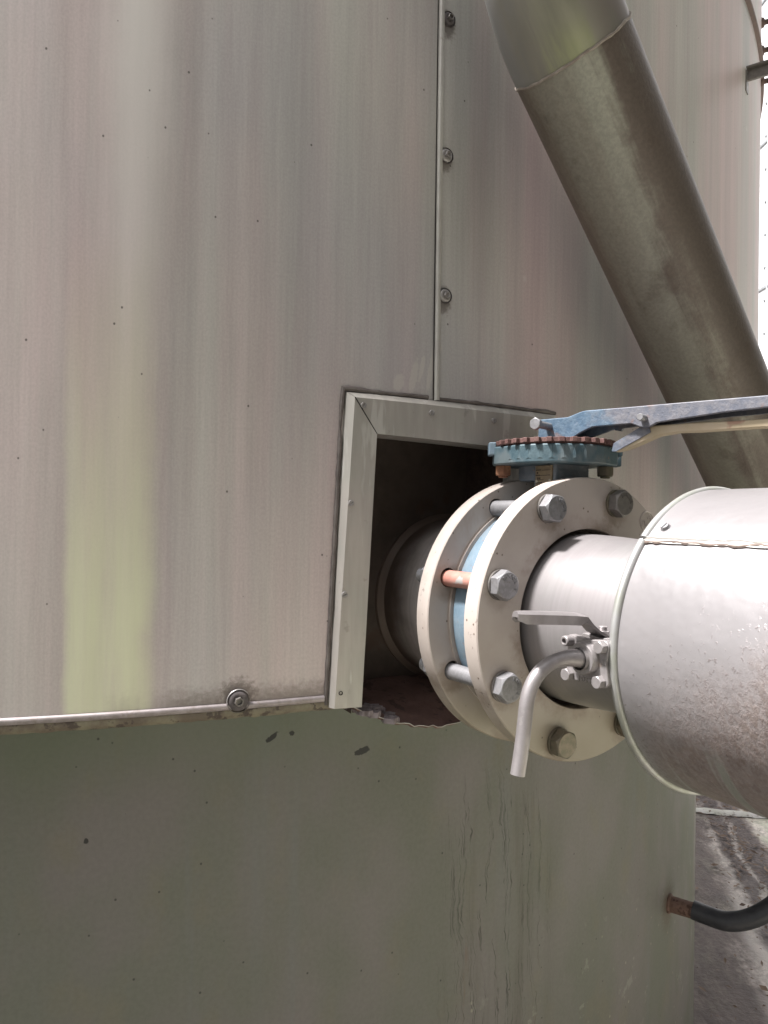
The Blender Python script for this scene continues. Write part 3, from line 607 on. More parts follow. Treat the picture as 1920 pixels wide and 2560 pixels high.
# ------------------------------------------------------------------ flange frame of reference
PC = V((0.24601826, 0.90293302, CAMZ - 0.11949741)); N = V((0.53246512, -0.84645194, 0)); E = V((0.84645194, 0.53246512, 0)); Z = V((0, 0, 1))
def F(a, s_, h): return PC + N * a + E * s_ + Z * h
T_ = .0238; GAP = .0916; RF = .17; RH = .1075; BC = .1478; BA = [22.5 + 4.0 + 45 * k for k in range(8)]

def flange(parent, org, a0, hole_r, mat, logo=False):
    """disc from a0-T_ to a0 with eight bolt holes"""
    bm = bmesh.new(); seg = 96; cham = .0012
    def ringv(r, a): return [bm.verts.new(F(a, r * math.cos(2*math.pi*i/seg), r * math.sin(2*math.pi*i/seg)) - org) for i in range(seg)]
    holes = []; hr = .0118; hn = 20
    def face(a, flip):
        outer = ringv(RF - cham, a); inner = ringv(hole_r + .001, a); hs = []
        for an in BA:
            cx, cy = BC * math.cos(rad(an)), BC * math.sin(rad(an))
            hs.append([bm.verts.new(F(a, cx + hr * math.cos(2*math.pi*i/hn), cy + hr * math.sin(2*math.pi*i/hn)) - org) for i in range(hn)])
        ed = []
        for loop in [outer, inner] + hs: ed += [bm.edges.new((loop[i], loop[(i+1) % len(loop)])) for i in range(len(loop))]
        bmesh.ops.triangle_fill(bm, use_beauty=True, use_dissolve=False, edges=ed, normal=(N if not flip else -N))
        return outer, inner, hs
    o1, i1, h1 = face(a0, False); o2, i2, h2 = face(a0 - T_, True)
    rim1 = ringv(RF, a0 - cham); rim2 = ringv(RF, a0 - T_ + cham); b1 = ringv(hole_r, a0 - .001); b2 = ringv(hole_r, a0 - T_ + .001)
    def strip(p, q):
        for i in range(len(p)): bm.faces.new((p[i], p[(i+1) % len(p)], q[(i+1) % len(p)], q[i]))
    strip(o1, rim1); strip(rim1, rim2); strip(rim2, o2); strip(i1, b1); strip(b1, b2); strip(b2, i2)
    for p, q in zip(h1, h2): strip(p, q)
    bmesh.ops.recalc_face_normals(bm, faces=bm.faces)
    me = bpy.data.meshes.new('flange'); bm.to_mesh(me); bm.free(); me.materials.append(mat); me.shade_smooth(); me.set_sharp_from_angle(angle=rad(25))
    ob = bpy.data.objects.new('flange', me); COL.objects.link(ob); ob.parent = parent
    return ob

# nozzle of the tank with the inner flange
NO = F(-GAP - T_, 0, 0)
noz = thing('tank_nozzle', 'stained pipe nozzle coming out of the square opening with the inner cream flange', 'pipe nozzle', NO)
flange(noz, NO, -GAP, .1, MT['cream'])
mb = MB(); mb.lathe(F(-.285, 0, 0), N, E, [(0, .127), (.006, .125), (.012, .117), (.10, .1165), (.135, .112), (.155, .106), (.285 - GAP - T_ + .004, .1040)], 72); mb.build('nozzle_pipe', MT['nozzle'], noz, NO)
mb = MB(); mb.lathe(F(0, 0, 0), N, E, [(-GAP + .0, .1395), (-GAP + .0035, .1395), (-GAP + .0035, .1)], 72); mb.build('gasket', MT['cream'], noz, NO)

# ------------------------------------------------------------------ outer pipe spool
PO = PC
spool = thing('pipe_spool', 'dull steel pipe with the outer cream flange and eight large hex bolts', 'flanged pipe', PO)
fl = flange(spool, PO, 0.0, RH, MT['cream'])
mb = MB(); prof = [(-.022, .1015)]
for k in range(13):
    t = k / 12; a = -.005 + .20 * t; prof.append((a, .1015 - .012 * (3*t*t - 2*t*t*t)))
mb.lathe(F(0, 0, 0), N, E, prof, 80); red = mb.build('reducer', MT['pipe'], spool, PO)
mb = MB(); mb.lathe(F(0, 0, 0), N, E, [(-.0234, .1385), (-.0265, .1385), (-.0265, .1)], 72); mb.build('gasket', MT['gasket'], spool, PO)
# cast mark on the flange face
mb = MB(); q = F(.0002, .1065, .1175)
rg = [q + E * (.0125 * math.cos(t * math.pi / 14)) + Z * (.0125 * math.sin(t * math.pi / 14)) for t in range(28)]
mb.tube(rg, .0011, 6, closed=True)
for pts in ([(-.009, -.006), (-.008, .0), (-.004, .001), (-.004, -.005)], [(-.002, -.009), (-.0005, -.004), (.003, -.004), (.003, -.008)], [(.001, .004), (.006, .005), (.008, .001)], [(.006, -.001), (.010, -.002)]):
    mb.tube([q + E * x + Z * y for x, y in pts], .0012, 6)
mb.build('cast_mark', MT['cream'], spool, PO)

def text_on(name, s_, size, place, mat, parent, org, depth=.0004, arc=None):
    """raised lettering; place = (origin, xdir, ydir, normal); arc=(radius, start_deg, step_deg) sets the letters round a circle"""
    o, xd, yd, nd = place; mbt = MB()
    for k, ch in enumerate(s_):
        if ch == ' ': continue
        cu = bpy.data.curves.new('tmp', 'FONT'); cu.body = ch; cu.size = size; cu.extrude = depth; cu.align_x = 'CENTER'; cu.align_y = 'CENTER'; cu.resolution_u = 2
        tob = bpy.data.objects.new('tmp', cu); COL.objects.link(tob)
        dg = bpy.context.evaluated_depsgraph_get(); me = bpy.data.meshes.new_from_object(tob.evaluated_get(dg))
        if arc:
            an = rad(arc[1] + arc[2] * k); cx, cy = arc[0] * math.cos(an), arc[0] * math.sin(an); ro = an - math.pi / 2
        else: cx, cy, ro = (k - (len(s_) - 1) / 2) * size * .72, 0, 0
        cr, sr = math.cos(ro), math.sin(ro)
        vs = [o + xd * (cx + v.co.x * cr - v.co.y * sr) + yd * (cy + v.co.x * sr + v.co.y * cr) + nd * v.co.z for v in me.vertices]
        mbt.add(vs, [tuple(p.vertices) for p in me.polygons])
        bpy.data.objects.remove(tob); bpy.data.curves.remove(cu); bpy.data.meshes.remove(me)
    return mbt.build(name, mat, parent, org, smooth=0)

HROT = [10, 25, 52, 30, 16, 40, 5, 20]
for k, an in enumerate(BA):
    cx, cy = BC * math.cos(rad(an)), BC * math.sin(rad(an)); jit = (.6, .2, -.8, .8, -.4, .3, .2, .5)[k] * .0012
    low = an % 360 > 230; cx += jit; cy -= .001
    mat = MT['mossbolt'] if low else MT['bolt']
    if k == 1: mat = MT['darkbolt']
    rx = E * math.cos(rad(HROT[k])) + Z * math.sin(rad(HROT[k]))
    mb = MB(); mb.hexhead(F(.0032, cx, cy), N, rx, .0300, .0128, .0028)
    b = mb.build('flange_bolt', mat, spool, PO, bevel=.0005, smooth=28)
    mb = MB(); mb.lathe(F(0, cx, cy), N, E, [(0, .0172), (.0028, .0172), (.0032, .0168), (.0032, .010)], 28); mb.build('washer', MT['mossbolt'] if (low or k == 1) else MT['darkbolt'], b, PO)
    mb = MB(); mb.lathe(F(0, cx, cy), N, E, [(.004, .0100), (-GAP - T_ - .001, .0100)], 24)
    sh = mb.build('shank', MT['primer'] if k == 3 else MT['bolt'], b, PO)
    if k == 3: b['label'] = 'bolt with an orange primed shank between the two flanges'
    if low: b['label'] = 'brown dirt covered bolt head on the lower flange'
    mb = MB(); mb.hexhead(F(-GAP - T_, cx, cy), -N, rx, .030, .016, .0025); mb.build('nut', MT['bolt'], b, PO, bevel=.0005, smooth=28)
    mb = MB(); pr2 = []
    for q in range(9): pr2 += [(.016 + q * .002, .0098), (.017 + q * .002, .0088)]
    pr2 += [(.034, .0085), (.034, 0)]; mb.lathe(F(-GAP - T_, cx, cy), -N, E, pr2, 20); mb.build('thread_end', MT['bolt'], b, PO)
    if not low:
        st_ = (200, 120, 95, 130, 75, 0, 0, 0)[k]
        text_on('head_marking', 'BUCUR', .0064, (F(.016, cx, cy), E, Z, N), mat, b, PO, .0007, (.0103, st_, -27))
        text_on('grade_marking', '8.8', .0048, (F(.016, cx, cy), E, Z, N), mat, b, PO, .0004, (.0100, st_ + 205 - 360, 22))
# small rust run-offs are in the paint; chips of paint on the rims:
# ------------------------------------------------------------------ butterfly valve
A0 = -.058; V0 = F(A0, 0, 0); VO = V((V0.x, V0.y, V0.z))
valve = thing('butterfly_valve', 'blue wafer butterfly valve clamped between the two cream flanges with a hand lever on top', 'valve', VO)
def G(n_, s_, z): return V((V0.x, V0.y, CAMZ)) + N * n_ + E * s_ + Z * z       # z relative to eye height
mb = MB(); w2 = .0300
mb.lathe(V0, N, E, [(-w2, .10), (-w2, .1345), (-w2 + .003, .1365), (-.012, .1372), (.012, .1372), (w2 - .003, .1365), (w2, .1345), (w2, .10)], 84); mb.build('valve_body', MT['body'], valve, VO)
mb = MB(); mb.box(G(0, 0, 0), N, E, Z, (-.006, -.030, -.002), (.0325, .030, .070)); neck = mb.build('neck', MT['neck'], valve, VO, bevel=.004)
mb = MB(); mb.box(G(0, 0, 0), N, E, Z, (-.036, -.0285, .0475), (-.0035, .028, .0695)); mb.build('neck_block', MT['neck'], neck, VO, bevel=.003)
# name plate
mb = MB(); mb.box(G(0, 0, 0), N, E, Z, (.0005, -.0325, .030), (.0285, -.0299, .0655)); npl = mb.build('name_plate', MT['plate'], valve, VO, bevel=.0005)
mb = MB()
for z, x0, x1, hh in ((.0600, .002, .010, .0005), (.0595, .012, .027, .0002), (.0535, .002, .009, .0007), (.0532, .010, .026, .0003), (.0478, .004, .015, .0003), (.0442, .002, .013, .0006), (.0436, .016, .026, .0004), (.0378, .002, .015, .0005), (.0345, .003, .026, .0003)):
    mb.box(G(0, 0, 0), N, E, Z, (x0, -.0331, z - hh), (x1, -.03245, z + hh))
for z, x0 in ((.0565, .0035), (.0497, .0045), (.0497, .0075), (.0410, .004), (.0410, .007), (.0412, .010)): mb.box(G(0, 0, 0), N, E, Z, (x0, -.0330, z - .0012), (x0 + .0018, -.03245, z + .0012))
mb.build('plate_print', MT['engrave'], npl, VO)
for x0 in (.0032, .0255):
    mb = MB(); mb.lathe(G(x0, -.0325, .0462), -E, Z, [(0, .0021), (.0009, .0018), (.0012, .0009), (.0006, .0007), (.0006, 0)], 14); mb.build('plate_rivet', MT['rivet'], npl, VO)
# top plate: round casting with two bolt lugs and stop blocks
LUG = V((.998, -.06, 0)).normalized(); LUG2 = Z.cross(LUG)
TP = V((V0.x, V0.y, CAMZ))
mb = MB(); seg = 96; pts = []
for i in range(seg):
    t = 2 * math.pi * i / seg; r_ = .0700
    lug = max(0, abs(math.cos(t)) - .93) / .07; pts.append(((r_ + .0075 * min(1, lug * 1.6)) * math.cos(t), (r_ + .0) * math.sin(t)))
mb.prism(pts, TP, LUG, LUG2, Z, .0665, .0895); tp = mb.build('top_plate', MT['plateblue'], valve, VO, bevel=.0025)
mb = MB()
for k in range(-7, 8):          # cast ribs round the visible side
    t = rad(-90 + k * 11.6); d_ = LUG * math.cos(t) + LUG2 * math.sin(t); tg_ = Z.cross(d_); q = TP + d_ * .0695
    mb.add([q + tg_ * -.0064 + Z * .0705, q + tg_ * .0064 + Z * .0705, q + tg_ * .0016 + Z * .0885, q + tg_ * -.0016 + Z * .0885, q + d_ * .0011 + Z * .0728, q + d_ * .0009 + Z * .0870],
           [(0, 4, 5, 3), (4, 1, 2, 5), (0, 1, 4), (3, 5, 2)])
mb.build('cast_ribs', MT['plateblue'], tp, VO, smooth=0)
for sg_ in (-1, 1):             # stop blocks at both ends
    mb = MB(); mb.box(TP, LUG, LUG2, Z, (sg_ * .0785 - .0045, -.012, .079), (sg_ * .0785 + .0045, .010, .0955)); mb.build('stop_block', MT['body'] if sg_ < 0 else MT['plateblue'], tp, VO, bevel=.0015)
mb = MB(); mb.box(TP, LUG, LUG2, Z, (.066, .014, .068), (.088, .036, .083)); mb.build('stop_block', MT['plateblue'], tp, VO, bevel=.0015)
for sg_, mm in ((-1, 'rustbolt'), (1, 'mossbolt')):
    mb = MB(); q = TP + LUG * (sg_ * .0640) + Z * .0664; mb.hexhead(q, -Z, LUG * .9 + LUG2 * .43, .0185, .0125, .0018); lb = mb.build('lug_bolt', MT[mm], tp, VO, bevel=.0005, smooth=28)
    mb = MB(); mb.lathe(q - Z * .0122, -Z, LUG, [(0, .0062), (.0022, .0062), (.0028, .005), (.0028, 0)], 18); mb.build('thread_end', MT[mm], lb, VO)
# notch plate with teeth
mb = MB(); pts = []; nt_ = 31
for k in range(nt_):
    for f_, r_ in ((-.5, .0690), (-.22, .0690), (-.15, .0745), (.26, .0745), (.34, .0690)):
        t = 2 * math.pi * (k + f_) / nt_; pts.append((r_ * math.cos(t), r_ * math.sin(t)))
mb.prism(pts, TP, LUG, LUG2, Z, .0912, .0968); mb.lathe(TP, Z, LUG, [(.0885, .066), (.0914, .066)], 48); mb.build('notch_plate', MT['notch'], valve, VO, bevel=.0006)
# lever
Lx = V((.766, -.643, 0)).normalized(); Mx = V((-Lx.y, Lx.x, 0))
top = [(-.0138, .1251), (.0258, .1253), (.0350, .1282), (.0437, .1308), (.0499, .1317), (.0934, .1314), (.1347, .1315), (.36, .1313)]
bot = [(-.0145, .0968), (.0310, .0985), (.0400, .1035), (.0466, .1067), (.0583, .1112), (.0829, .1115), (.1054, .1118), (.1109, .1096), (.1160, .1072), (.1212, .1061), (.1270, .1064), (.1310, .1082), (.1360, .1108), (.1650, .1132), (.2077, .1169), (.2513, .1187), (.36, .1187)]
mb = MB(); mb.prism(bot + top[::-1], TP, Lx, Z, Mx, -.0165, -.0105); lever = mb.build('hand_lever', MT['leverblue'], valve, VO, bevel=.0014)
bot2 = [(-.0145, .0968), (.0310, .0985), (.0512, .1035), (.0748, .1104), (.0748, .1085), (.0830, .1070), (.0850, .1105), (.1054, .1118), (.1212, .1061), (.1360, .1108), (.2077, .1150), (.2513, .1160), (.36, .1160)]
mb = MB(); mb.prism(bot2 + top[::-1], TP, Lx, Z, Mx, .0105, .0165); mb.build('far_cheek', MT['leverblue'], lever, VO, bevel=.0014)
mb = MB(); mb.prism([(-.0120, .0970), (.030, .0985), (.042, .113), (.046, .1265), (.36, .1265), (.36, .1305), (.05, .1308), (.0437, .1300), (.0258, .1245), (-.0120, .1243)], TP, Lx, Z, Mx, -.0115, .0115); mb.build('lever_web', MT['leverblue'], lever, VO, bevel=.001)
tt = [(.0825, .0895), (.0870, .0925), (.1107, .1072), (.1200, .1105), (.1335, .1089), (.1754, .1091), (.2135, .1080), (.36, .1082)]
tb = [(.0802, .0809), (.0860, .0812), (.1000, .0840), (.1337, .0970), (.1564, .0996), (.1783, .0988), (.2137, .0992), (.36, .0985)]
mb = MB(); mb.prism(tb + tt[::-1], TP, Lx, Z, Mx, -.0085, .0085); mb.build('squeeze_handle', MT['trigger'], lever, VO, bevel=.0018)
mb = MB(); mb.prism([(.0800, .0809), (.0855, .0805), (.1270, .1010), (.1250, .1075), (.1125, .1070), (.0822, .0905)], TP, Lx, Z, Mx, -.0100, -.0086); mb.build('pawl_arm', MT['leverblue'], lever, VO, bevel=.0006)
mb = MB(); mb.lathe(TP + Lx * .1215 + Z * .1170 + Mx * -.0300, Mx, Z, [(0, 0), (0, .0034), (.001, .0042), (.0478, .0042)], 18); mb.build('pivot_pin', MT['bolt'], lever, VO, smooth=40)
q = TP + Lx * .0012 + Z * .1152 + Mx * -.0105
mb = MB(); mb.hexhead(q - Mx * .0375, -Mx, Z, .0135, .0058, .0012); cb = mb.build('clamp_bolt', MT['bolt'], lever, VO, bevel=.0004, smooth=28)
mb = MB(); mb.lathe(q - Mx * .040, Mx, Z, [(0, .0047), (.042, .0047)], 18); mb.build('shank', MT['bolt'], cb, VO)
mb = MB(); mb.lathe(TP, Z, Lx, [(.0950, .016), (.0985, .016), (.0985, .0)], 24); mb.build('stem', MT['bolt'], valve, VO)

# ------------------------------------------------------------------ jacketed pipe
JC = F(.1543, .0236, -.0045); JO = JC
jk = thing('pipe_jacket', 'fat pipe insulation jacket of pale dirt streaked sheet metal with a rolled rim', 'pipe jacket', JO)
JR = .1550; JL = .75
def jpt(ang, a, r): return JC + N * a + E * (r * math.cos(rad(ang))) + Z * (r * math.sin(rad(ang)))
SA = 137.5     # seam angle
def shell(name, a0, a1, roff, slope):
    mb = MB(); n_ = 90
    def ang(u_, v_): return (a0 + slope * v_ * JL) + ((a1 - a0)) * u_
    def fn(u_, v_):
        an = ang(u_, v_); a = .0015 + JL * v_
        return jpt(an, a, JR + roff + .0012 * mnoise.noise(V((an * .03, a * 9, 2))))
    mb.grid(fn, n_, 40, uvfn=lambda u_, v_: (abs(((ang(u_, v_) - 90 + 180) % 360) - 180) / 360, JL * v_))
    return mb.build(name, MT['jacket'], jk, JO)
up_ = shell('upper_half', -42, SA, .0018, 0.0); dn_ = shell('lower_half', SA, SA + 181, 0, 0.0)
# ragged lap along the seam
for dz, r_, am, sd in ((1.2, .0014, 1.2, 3), (-.6, .0017, 0.5, 6)):
    mb = MB(); path = []; rr = []
    for k in range(90):
        a = .002 + .30 * k / 89; q = mnoise.noise(V((k * .16, sd, 0))); q2 = mnoise.noise(V((k * .55, sd, 5)))
        path.append(jpt(SA + dz + am * q + .35 * q2 + a * 16 * (0 if dz < 0 else .02), a, JR + .0012)); rr.append(r_ * (1 + .5 * q2))
    mb.tube(path, rr, 6); mb.build('ragged_lap', MT['gasket' if dz > 0 else 'seam'], jk, JO)
mb = MB(); mb.grid(lambda u_, v_: jpt(SA + .1 + (1.7 + .8 * mnoise.noise(V((v_ * 9, 0, 1)))) * u_, .002 + .33 * v_, JR + .0019), 2, 60); mb.build('lap_strip', MT['seam'], jk, JO)
def rim(a0, a1, name):
    mb = MB(); mb.tube([jpt(a0 + (a1 - a0) * k / 90, .0 , JR + .0008 + .0006 * mnoise.noise(V((k * .12, 1, 1)))) for k in range(91)], .0043, 12); return mb.build(name, MT['rim'], jk, JO)
rim(SA + .8, SA + 180, 'rolled_rim'); rim(SA - 179, SA - .4, 'rolled_rim')
mb = MB(); mb.lathe(JC, N, E, [(.003, JR), (.004, .08)], 72); mb.build('end_cap', MT['rim'], jk, JO)
ss = jpt(131.9, .0172, JR + .0018); nrm = (jpt(131.9, .0172, JR + 1) - ss).normalized()
mb = MB()
for s_ in (1, -1):
    pts = [(.0040 * math.cos(.17 + (math.pi - .34) * k / 10), s_ * .0040 * math.sin(.17 + (math.pi - .34) * k / 10)) for k in range(11)]
    if s_ < 0: pts.reverse()
    xx = (N * .3 + nrm.cross(N)).normalized(); mb.prism(pts, ss, xx, nrm.cross(xx), nrm, 0, .0036)
mb.lathe(ss, nrm, N, [(0, .0052), (.0012, .0042), (.0020, .0040), (.0020, 0)], 20); mb.build('jacket_screw', MT['bolt'], jk, JO, bevel=.0004)

# ------------------------------------------------------------------ drain valve on the pipe
DO = F(.127, -.125, -.014)
dv = thing('drain_valve', 'small stainless ball valve with flat handle and bent drain tube on the pipe side', 'drain valve', DO)
def D(a, s_, h): return F(a, s_, h)
W = -E
mb = MB(); DC = D(.127, 0, -.0165)
# body: square flange block with a waist, plate, and rear spigot to the pipe
for s0, s1, hw, hh in ((-.1385, -.131, .027, .0225), (-.119, -.1115, .027, .0225)):
    pts = []
    for cx, cy in ((1, 1), (-1, 1), (-1, -1), (1, -1)):
        for k in range(5):
            t = math.atan2(cy, cx) - math.pi / 4 + math.pi / 2 * k / 4; pts.append((cx * (hw - .0065) + .0065 * math.cos(t), cy * (hh - .0065) + .0065 * math.sin(t)))
    for_p = []
    for i, p in enumerate(pts): for_p.append(p)
    # waist the long sides in between the lugs
    q_ = []
    for i in range(4):
        q_ += pts[i*5:(i+1)*5]
        a_, b_ = pts[i*5+4], pts[((i+1) % 4)*5]; m_ = ((a_[0]+b_[0])/2 * .90, (a_[1]+b_[1])/2 * .90); q_.append(m_)
    mb.prism(q_, DC, N, Z, E, s0, s1)
body = mb.build('valve_body', MT['cast'], dv, DO, bevel=.0012)
mb = MB(); mb.lathe(DC, E, Z, [(-.131, .018), (-.119, .018)], 32); mb.lathe(DC, E, Z, [(-.1115, .0135), (-.085, .0135)], 24); mb.build('ball_housing', MT['cast'], body, DO)
mb = MB(); mb.lathe(DC + Z * .0025, W, Z, [(.1375, .0162), (.1445, .0158), (.1462, .0148), (.1462, .0110), (.150, .0105)], 36); mb.build('outlet_boss', MT['cast'], body, DO)
for cx, cy, kind in ((-.0205, .0165, 1), (.0200, .0160, 0), (-.0215, -.0168, 0), (.0180, -.0170, 0)):
    q = DC + N * cx + Z * cy + E * -.1385; mb = MB()
    if kind: mb.lathe(q, W, Z, [(0, .0052), (.0085, .0052), (.0095, .0044), (.0095, .0026), (.0050, .0026), (.0050, 0)], 20)
    else: mb.hexhead(q, W, N * .9 + Z * .3, .0112, .0070, .0012)
    mb.build('body_bolt', MT['cast'], dv, DO, bevel=.0003, smooth=28)
mb = MB(); q = DC + N * .0225 + Z * .002 + E * -.1386; mb.tube([q + N * x + Z * y for x, y in ((-.002, -.002), (.002, -.002), (.002, .002), (-.002, .002))], .0006, 6, closed=True); mb.build('cast_square', MT['cast'], body, DO)
text_on('cast_lettering', 'JOTT', .0066, (DC + N * -.001 + Z * -.0185 + E * -.1388, N, Z, W), MT['darkbolt'], body, DO, .0004)
# bent outlet tube
pth = [(.127, -.140, -.0145), (.1262, -.152, -.0128), (.124, -.165, -.0125), (.1225, -.178, -.0148), (.122, -.190, -.0200), (.1215, -.200, -.0285), (.121, -.2065, -.0400), (.121, -.2100, -.0530), (.121, -.2118, -.0680), (.121, -.2150, -.0900), (.121, -.2195, -.1140)]
P = [D(*p) for p in pth]; sm = []
for i in range(len(P) - 1):        # Catmull-Rom
    p0, p1, p2, p3 = P[max(i-1, 0)], P[i], P[i+1], P[min(i+2, len(P)-1)]
    for k in range(5):
        t = k / 5; sm.append(.5 * ((2*p1) + (p2-p0)*t + (2*p0-5*p1+4*p2-p3)*t*t + (3*p1-p0-3*p2+p3)*t**3))
sm.append(P[-1])
rr = [.0093 if i < 5 else (.0078 if i < 12 else .0068) for i in range(len(sm))]
for i in range(len(rr)): rr[i] = .0068 + .0032 * max(0, 1 - i / 14.0) ** 1.2
mb = MB(); mb.tube(sm, rr, 24, caps=False); dl = (sm[-1] - sm[-2]).normalized()
mb.lathe(sm[-1], dl, N, [(0, .0068), (0, .0054), (-.02, .0054), (-.02, 0)], 24); mb.build('drain_tube', MT['stem'], dv, DO)
# flat handle
hp = [(-.0880, .0035), (-.0990, .0040), (-.1130, .0052), (-.1235, .0105), (-.1310, .0165), (-.1395, .0245), (-.1475, .0278), (-.1560, .0288), (-.1720, .0302), (-.2080, .0330), (-.2170, .0335), (-.2245, .0338)]
hw_ = [.0085, .0100, .0098, .0085, .0075, .0080, .0098, .0102, .0100, .0096, .0078, .0040]
mb = MB(); vs = []; HA = .121
for i, ((s_, h), w_) in enumerate(zip(hp, hw_)):
    p = D(HA, s_, h); i0, i1 = max(i-1, 0), min(i+1, len(hp)-1); t = V((hp[i1][0]-hp[i0][0], hp[i1][1]-hp[i0][1], 0)).normalized(); nn = E * (-t.y) + Z * t.x
    if nn.dot(Z) < 0: nn = -nn
    cr = .0012 if i > 5 else 0
    dp = 0 if i < 5 else (.003 if i in (5, 11) else .0062)
    for wv, hv in ((-w_, -.0012 - cr*2 - dp), (-w_ * .8, -.0012 - dp * .9), (w_ * .8, -.0012 - dp * .9), (w_, -.0012 - cr*2 - dp), (w_, .0014 - cr*2), (w_ * .5, .0014), (-w_ * .5, .0014), (-w_, .0014 - cr*2)): vs.append(p + N * wv + nn * hv)
fs = [(i*8+k, i*8+(k+1) % 8, (i+1)*8+(k+1) % 8, (i+1)*8+k) for i in range(len(hp)-1) for k in range(8)] + [tuple(range(8)), tuple(range(len(hp)*8-1, len(hp)*8-9, -1))]
mb.add(vs, fs); hd = mb.build('valve_handle', MT['stem'], dv, DO, smooth=45)
q = D(HA, -.1095, .0050); mb = MB(); mb.hexhead(q, Z, N, .0120, .0048, .001); mb.build('stem_nut', MT['stem'], hd, DO, smooth=28)
mb = MB(); mb.lathe(q, Z, N, [(-.024, .0085), (-.004, .0085), (-.004, .0042), (.0085, .0042), (.0090, .0036), (.0090, 0)], 20); mb.build('valve_stem', MT['stem'], hd, DO)
mb = MB(); mb.box(D(.150, -.118, -.021), N, E, Z, (-.002, -.012, -.020), (.001, .0, .016)); mb.build('locking_tab', MT['stem'], dv, DO, bevel=.001)

# ------------------------------------------------------------------ slanting duct
P1 = V((.20923787, .86377911, .53946102 + CAMZ)); P2 = V((.39377483, 1.0181849, .30560168 + CAMZ)); dd = (P2 - P1).normalized(); DR = .0700
du = thing('slanting_duct', 'brown stained steel duct pipe running diagonally down in front of the tank', 'duct', P1)
end = P1 + dd * 3.4
nseg = 40; xref = (V((-.85, -.52, 0)) - dd * V((-.85, -.52, 0)).dot(dd)).normalized(); yref = dd.cross(xref)
def duct_pt(o, x, y, t, r): return o + x * (r * math.cos(t)) + y * (r * math.sin(t))
mb = MB(); mb.grid(lambda a, b: duct_pt(P1 + dd * (3.0 * b), xref, yref, 2 * math.pi * a, DR), 64, nseg, True, lambda a, b: (a, 3.0 * b)); mb.build('straight_pipe', MT['duct'], du, P1)
# elbow above the weld, bending to vertical
bend_r = .24; up = V((0, 0, 1)); ang_tot = (-dd).angle(up); perp = (up - (-dd) * up.dot(-dd)).normalized()
def el(t):
    a_ = ang_tot * t; return P1 + (-dd) * (bend_r * math.sin(a_)) + perp * (bend_r * (1 - math.cos(a_))), ((-dd) * math.cos(a_) + perp * math.sin(a_))
def elb(a, b):
    if b < .6: o, d_ = el(b / .6)
    else: o, d_ = el(1); o = o + d_ * ((b - .6) / .4 * 1.6)
    x = (xref - d_ * xref.dot(d_)).normalized(); y = (-d_).cross(x); return duct_pt(o, x, y, 2 * math.pi * a, DR)
mb = MB(); mb.grid(elb, 64, 40, True, lambda a, b: (a, -b)); mb.build('elbow', MT['elbow'], du, P1)
mb = MB(); pp = [duct_pt(P1, xref, yref, 2 * math.pi * k / 72, DR + .0003) + dd * (.002 * mnoise.noise(V((k * .3, 0, 0)))) for k in range(72)]; mb.tube(pp, [.0017 + .0008 * mnoise.noise(V((k * .7, 5, 0))) for k in range(72)], 8, closed=True); mb.build('weld_bead', MT['weld'], du, P1)

# ------------------------------------------------------------------ drain hose on the lower shell
th = 53.94; ax = radial(th); h0 = cyl(th, -.836, R2)
ho = thing('drain_hose', 'black rubber hose pushed onto a rusty stub on the lower tank', 'hose', h0)
mb = MB(); mb.lathe(h0, ax, Z, [(-.01, .0215), (.003, .0205), (.006, .0170), (.062, .0165), (.062, .012), (.02, .012)], 28); mb.build('rusty_stub', MT['rustpipe'], ho, h0)
hz = [(.050, 0, .002), (.085, 0, -.001), (.12, .0, .0), (.16, .012, .014), (.20, .03, .045), (.25, .06, .10), (.30, .11, .17), (.36, .20, .22), (.42, .34, .18), (.46, .52, -.05), (.5, .7, -.35), (.55, .9, -.62)]
P = [h0 + ax * a + tang(th) * b + Z * c_ for a, b, c_ in hz]; sm = []
for i in range(len(P) - 1):
    p0, p1, p2, p3 = P[max(i-1, 0)], P[i], P[i+1], P[min(i+2, len(P)-1)]
    for k in range(6):
        t = k / 6; sm.append(.5 * ((2*p1) + (p2-p0)*t + (2*p0-5*p1+4*p2-p3)*t*t + (3*p1-p0-3*p2+p3)*t**3))
sm.append(P[-1]); mb = MB(); mb.tube(sm, .0195, 24); mb.build('rubber_tube', MT['hose'], ho, h0)

# ------------------------------------------------------------------ white tank behind
BCn = V((5.2, 6.0, 0)); BR = 2.2
ft = thing('white_tank', 'tall white sheet metal tank beyond the grey one', 'tank', BCn)
mb = MB(); mb.grid(lambda a, b: BCn + V((BR * math.cos(2*math.pi*a), BR * math.sin(2*math.pi*a), 7 * b)), 128, 10, True); mb.build('shell', MT['farshell'], ft, BCn)
mb = MB(); mb.lathe(BCn + Z * 7, Z, (1, 0, 0), [(0, BR + .05), (.05, BR + .05), (.7, 0)], 64); mb.build('roof', MT['farshell'], ft, BCn)
def bpt(ang, z, r=BR): return BCn + V((r * math.cos(rad(ang)), r * math.sin(rad(ang)), z))
dist = math.hypot(BCn.x, BCn.y)
def ray_ang(px, R_):         # angle on the far tank seen along a given bearing
    d_ = V((px, 1, 0)).normalized(); b_ = d_.dot(BCn); disc = b_ * b_ - BCn.dot(BCn) + R_ * R_
    p = d_ * (b_ - math.sqrt(max(disc, 0))); return math.degrees(math.atan2(p.y - BCn.y, p.x - BCn.x)), p
an0, p0 = ray_ang(.5045, BR); dep = p0.y
for zz in (3.02, 1.86, .7, 4.18, 5.34):
    mb = MB(); mb.lathe(BCn + Z * (zz + CAMZ), Z, (1, 0, 0), [(-.012, BR), (-.010, BR + .008), (.010, BR + .008), (.012, BR)], 128); mb.build('ring_joint', MT['farseam'], ft, BCn)
mb = MB(); rp = None
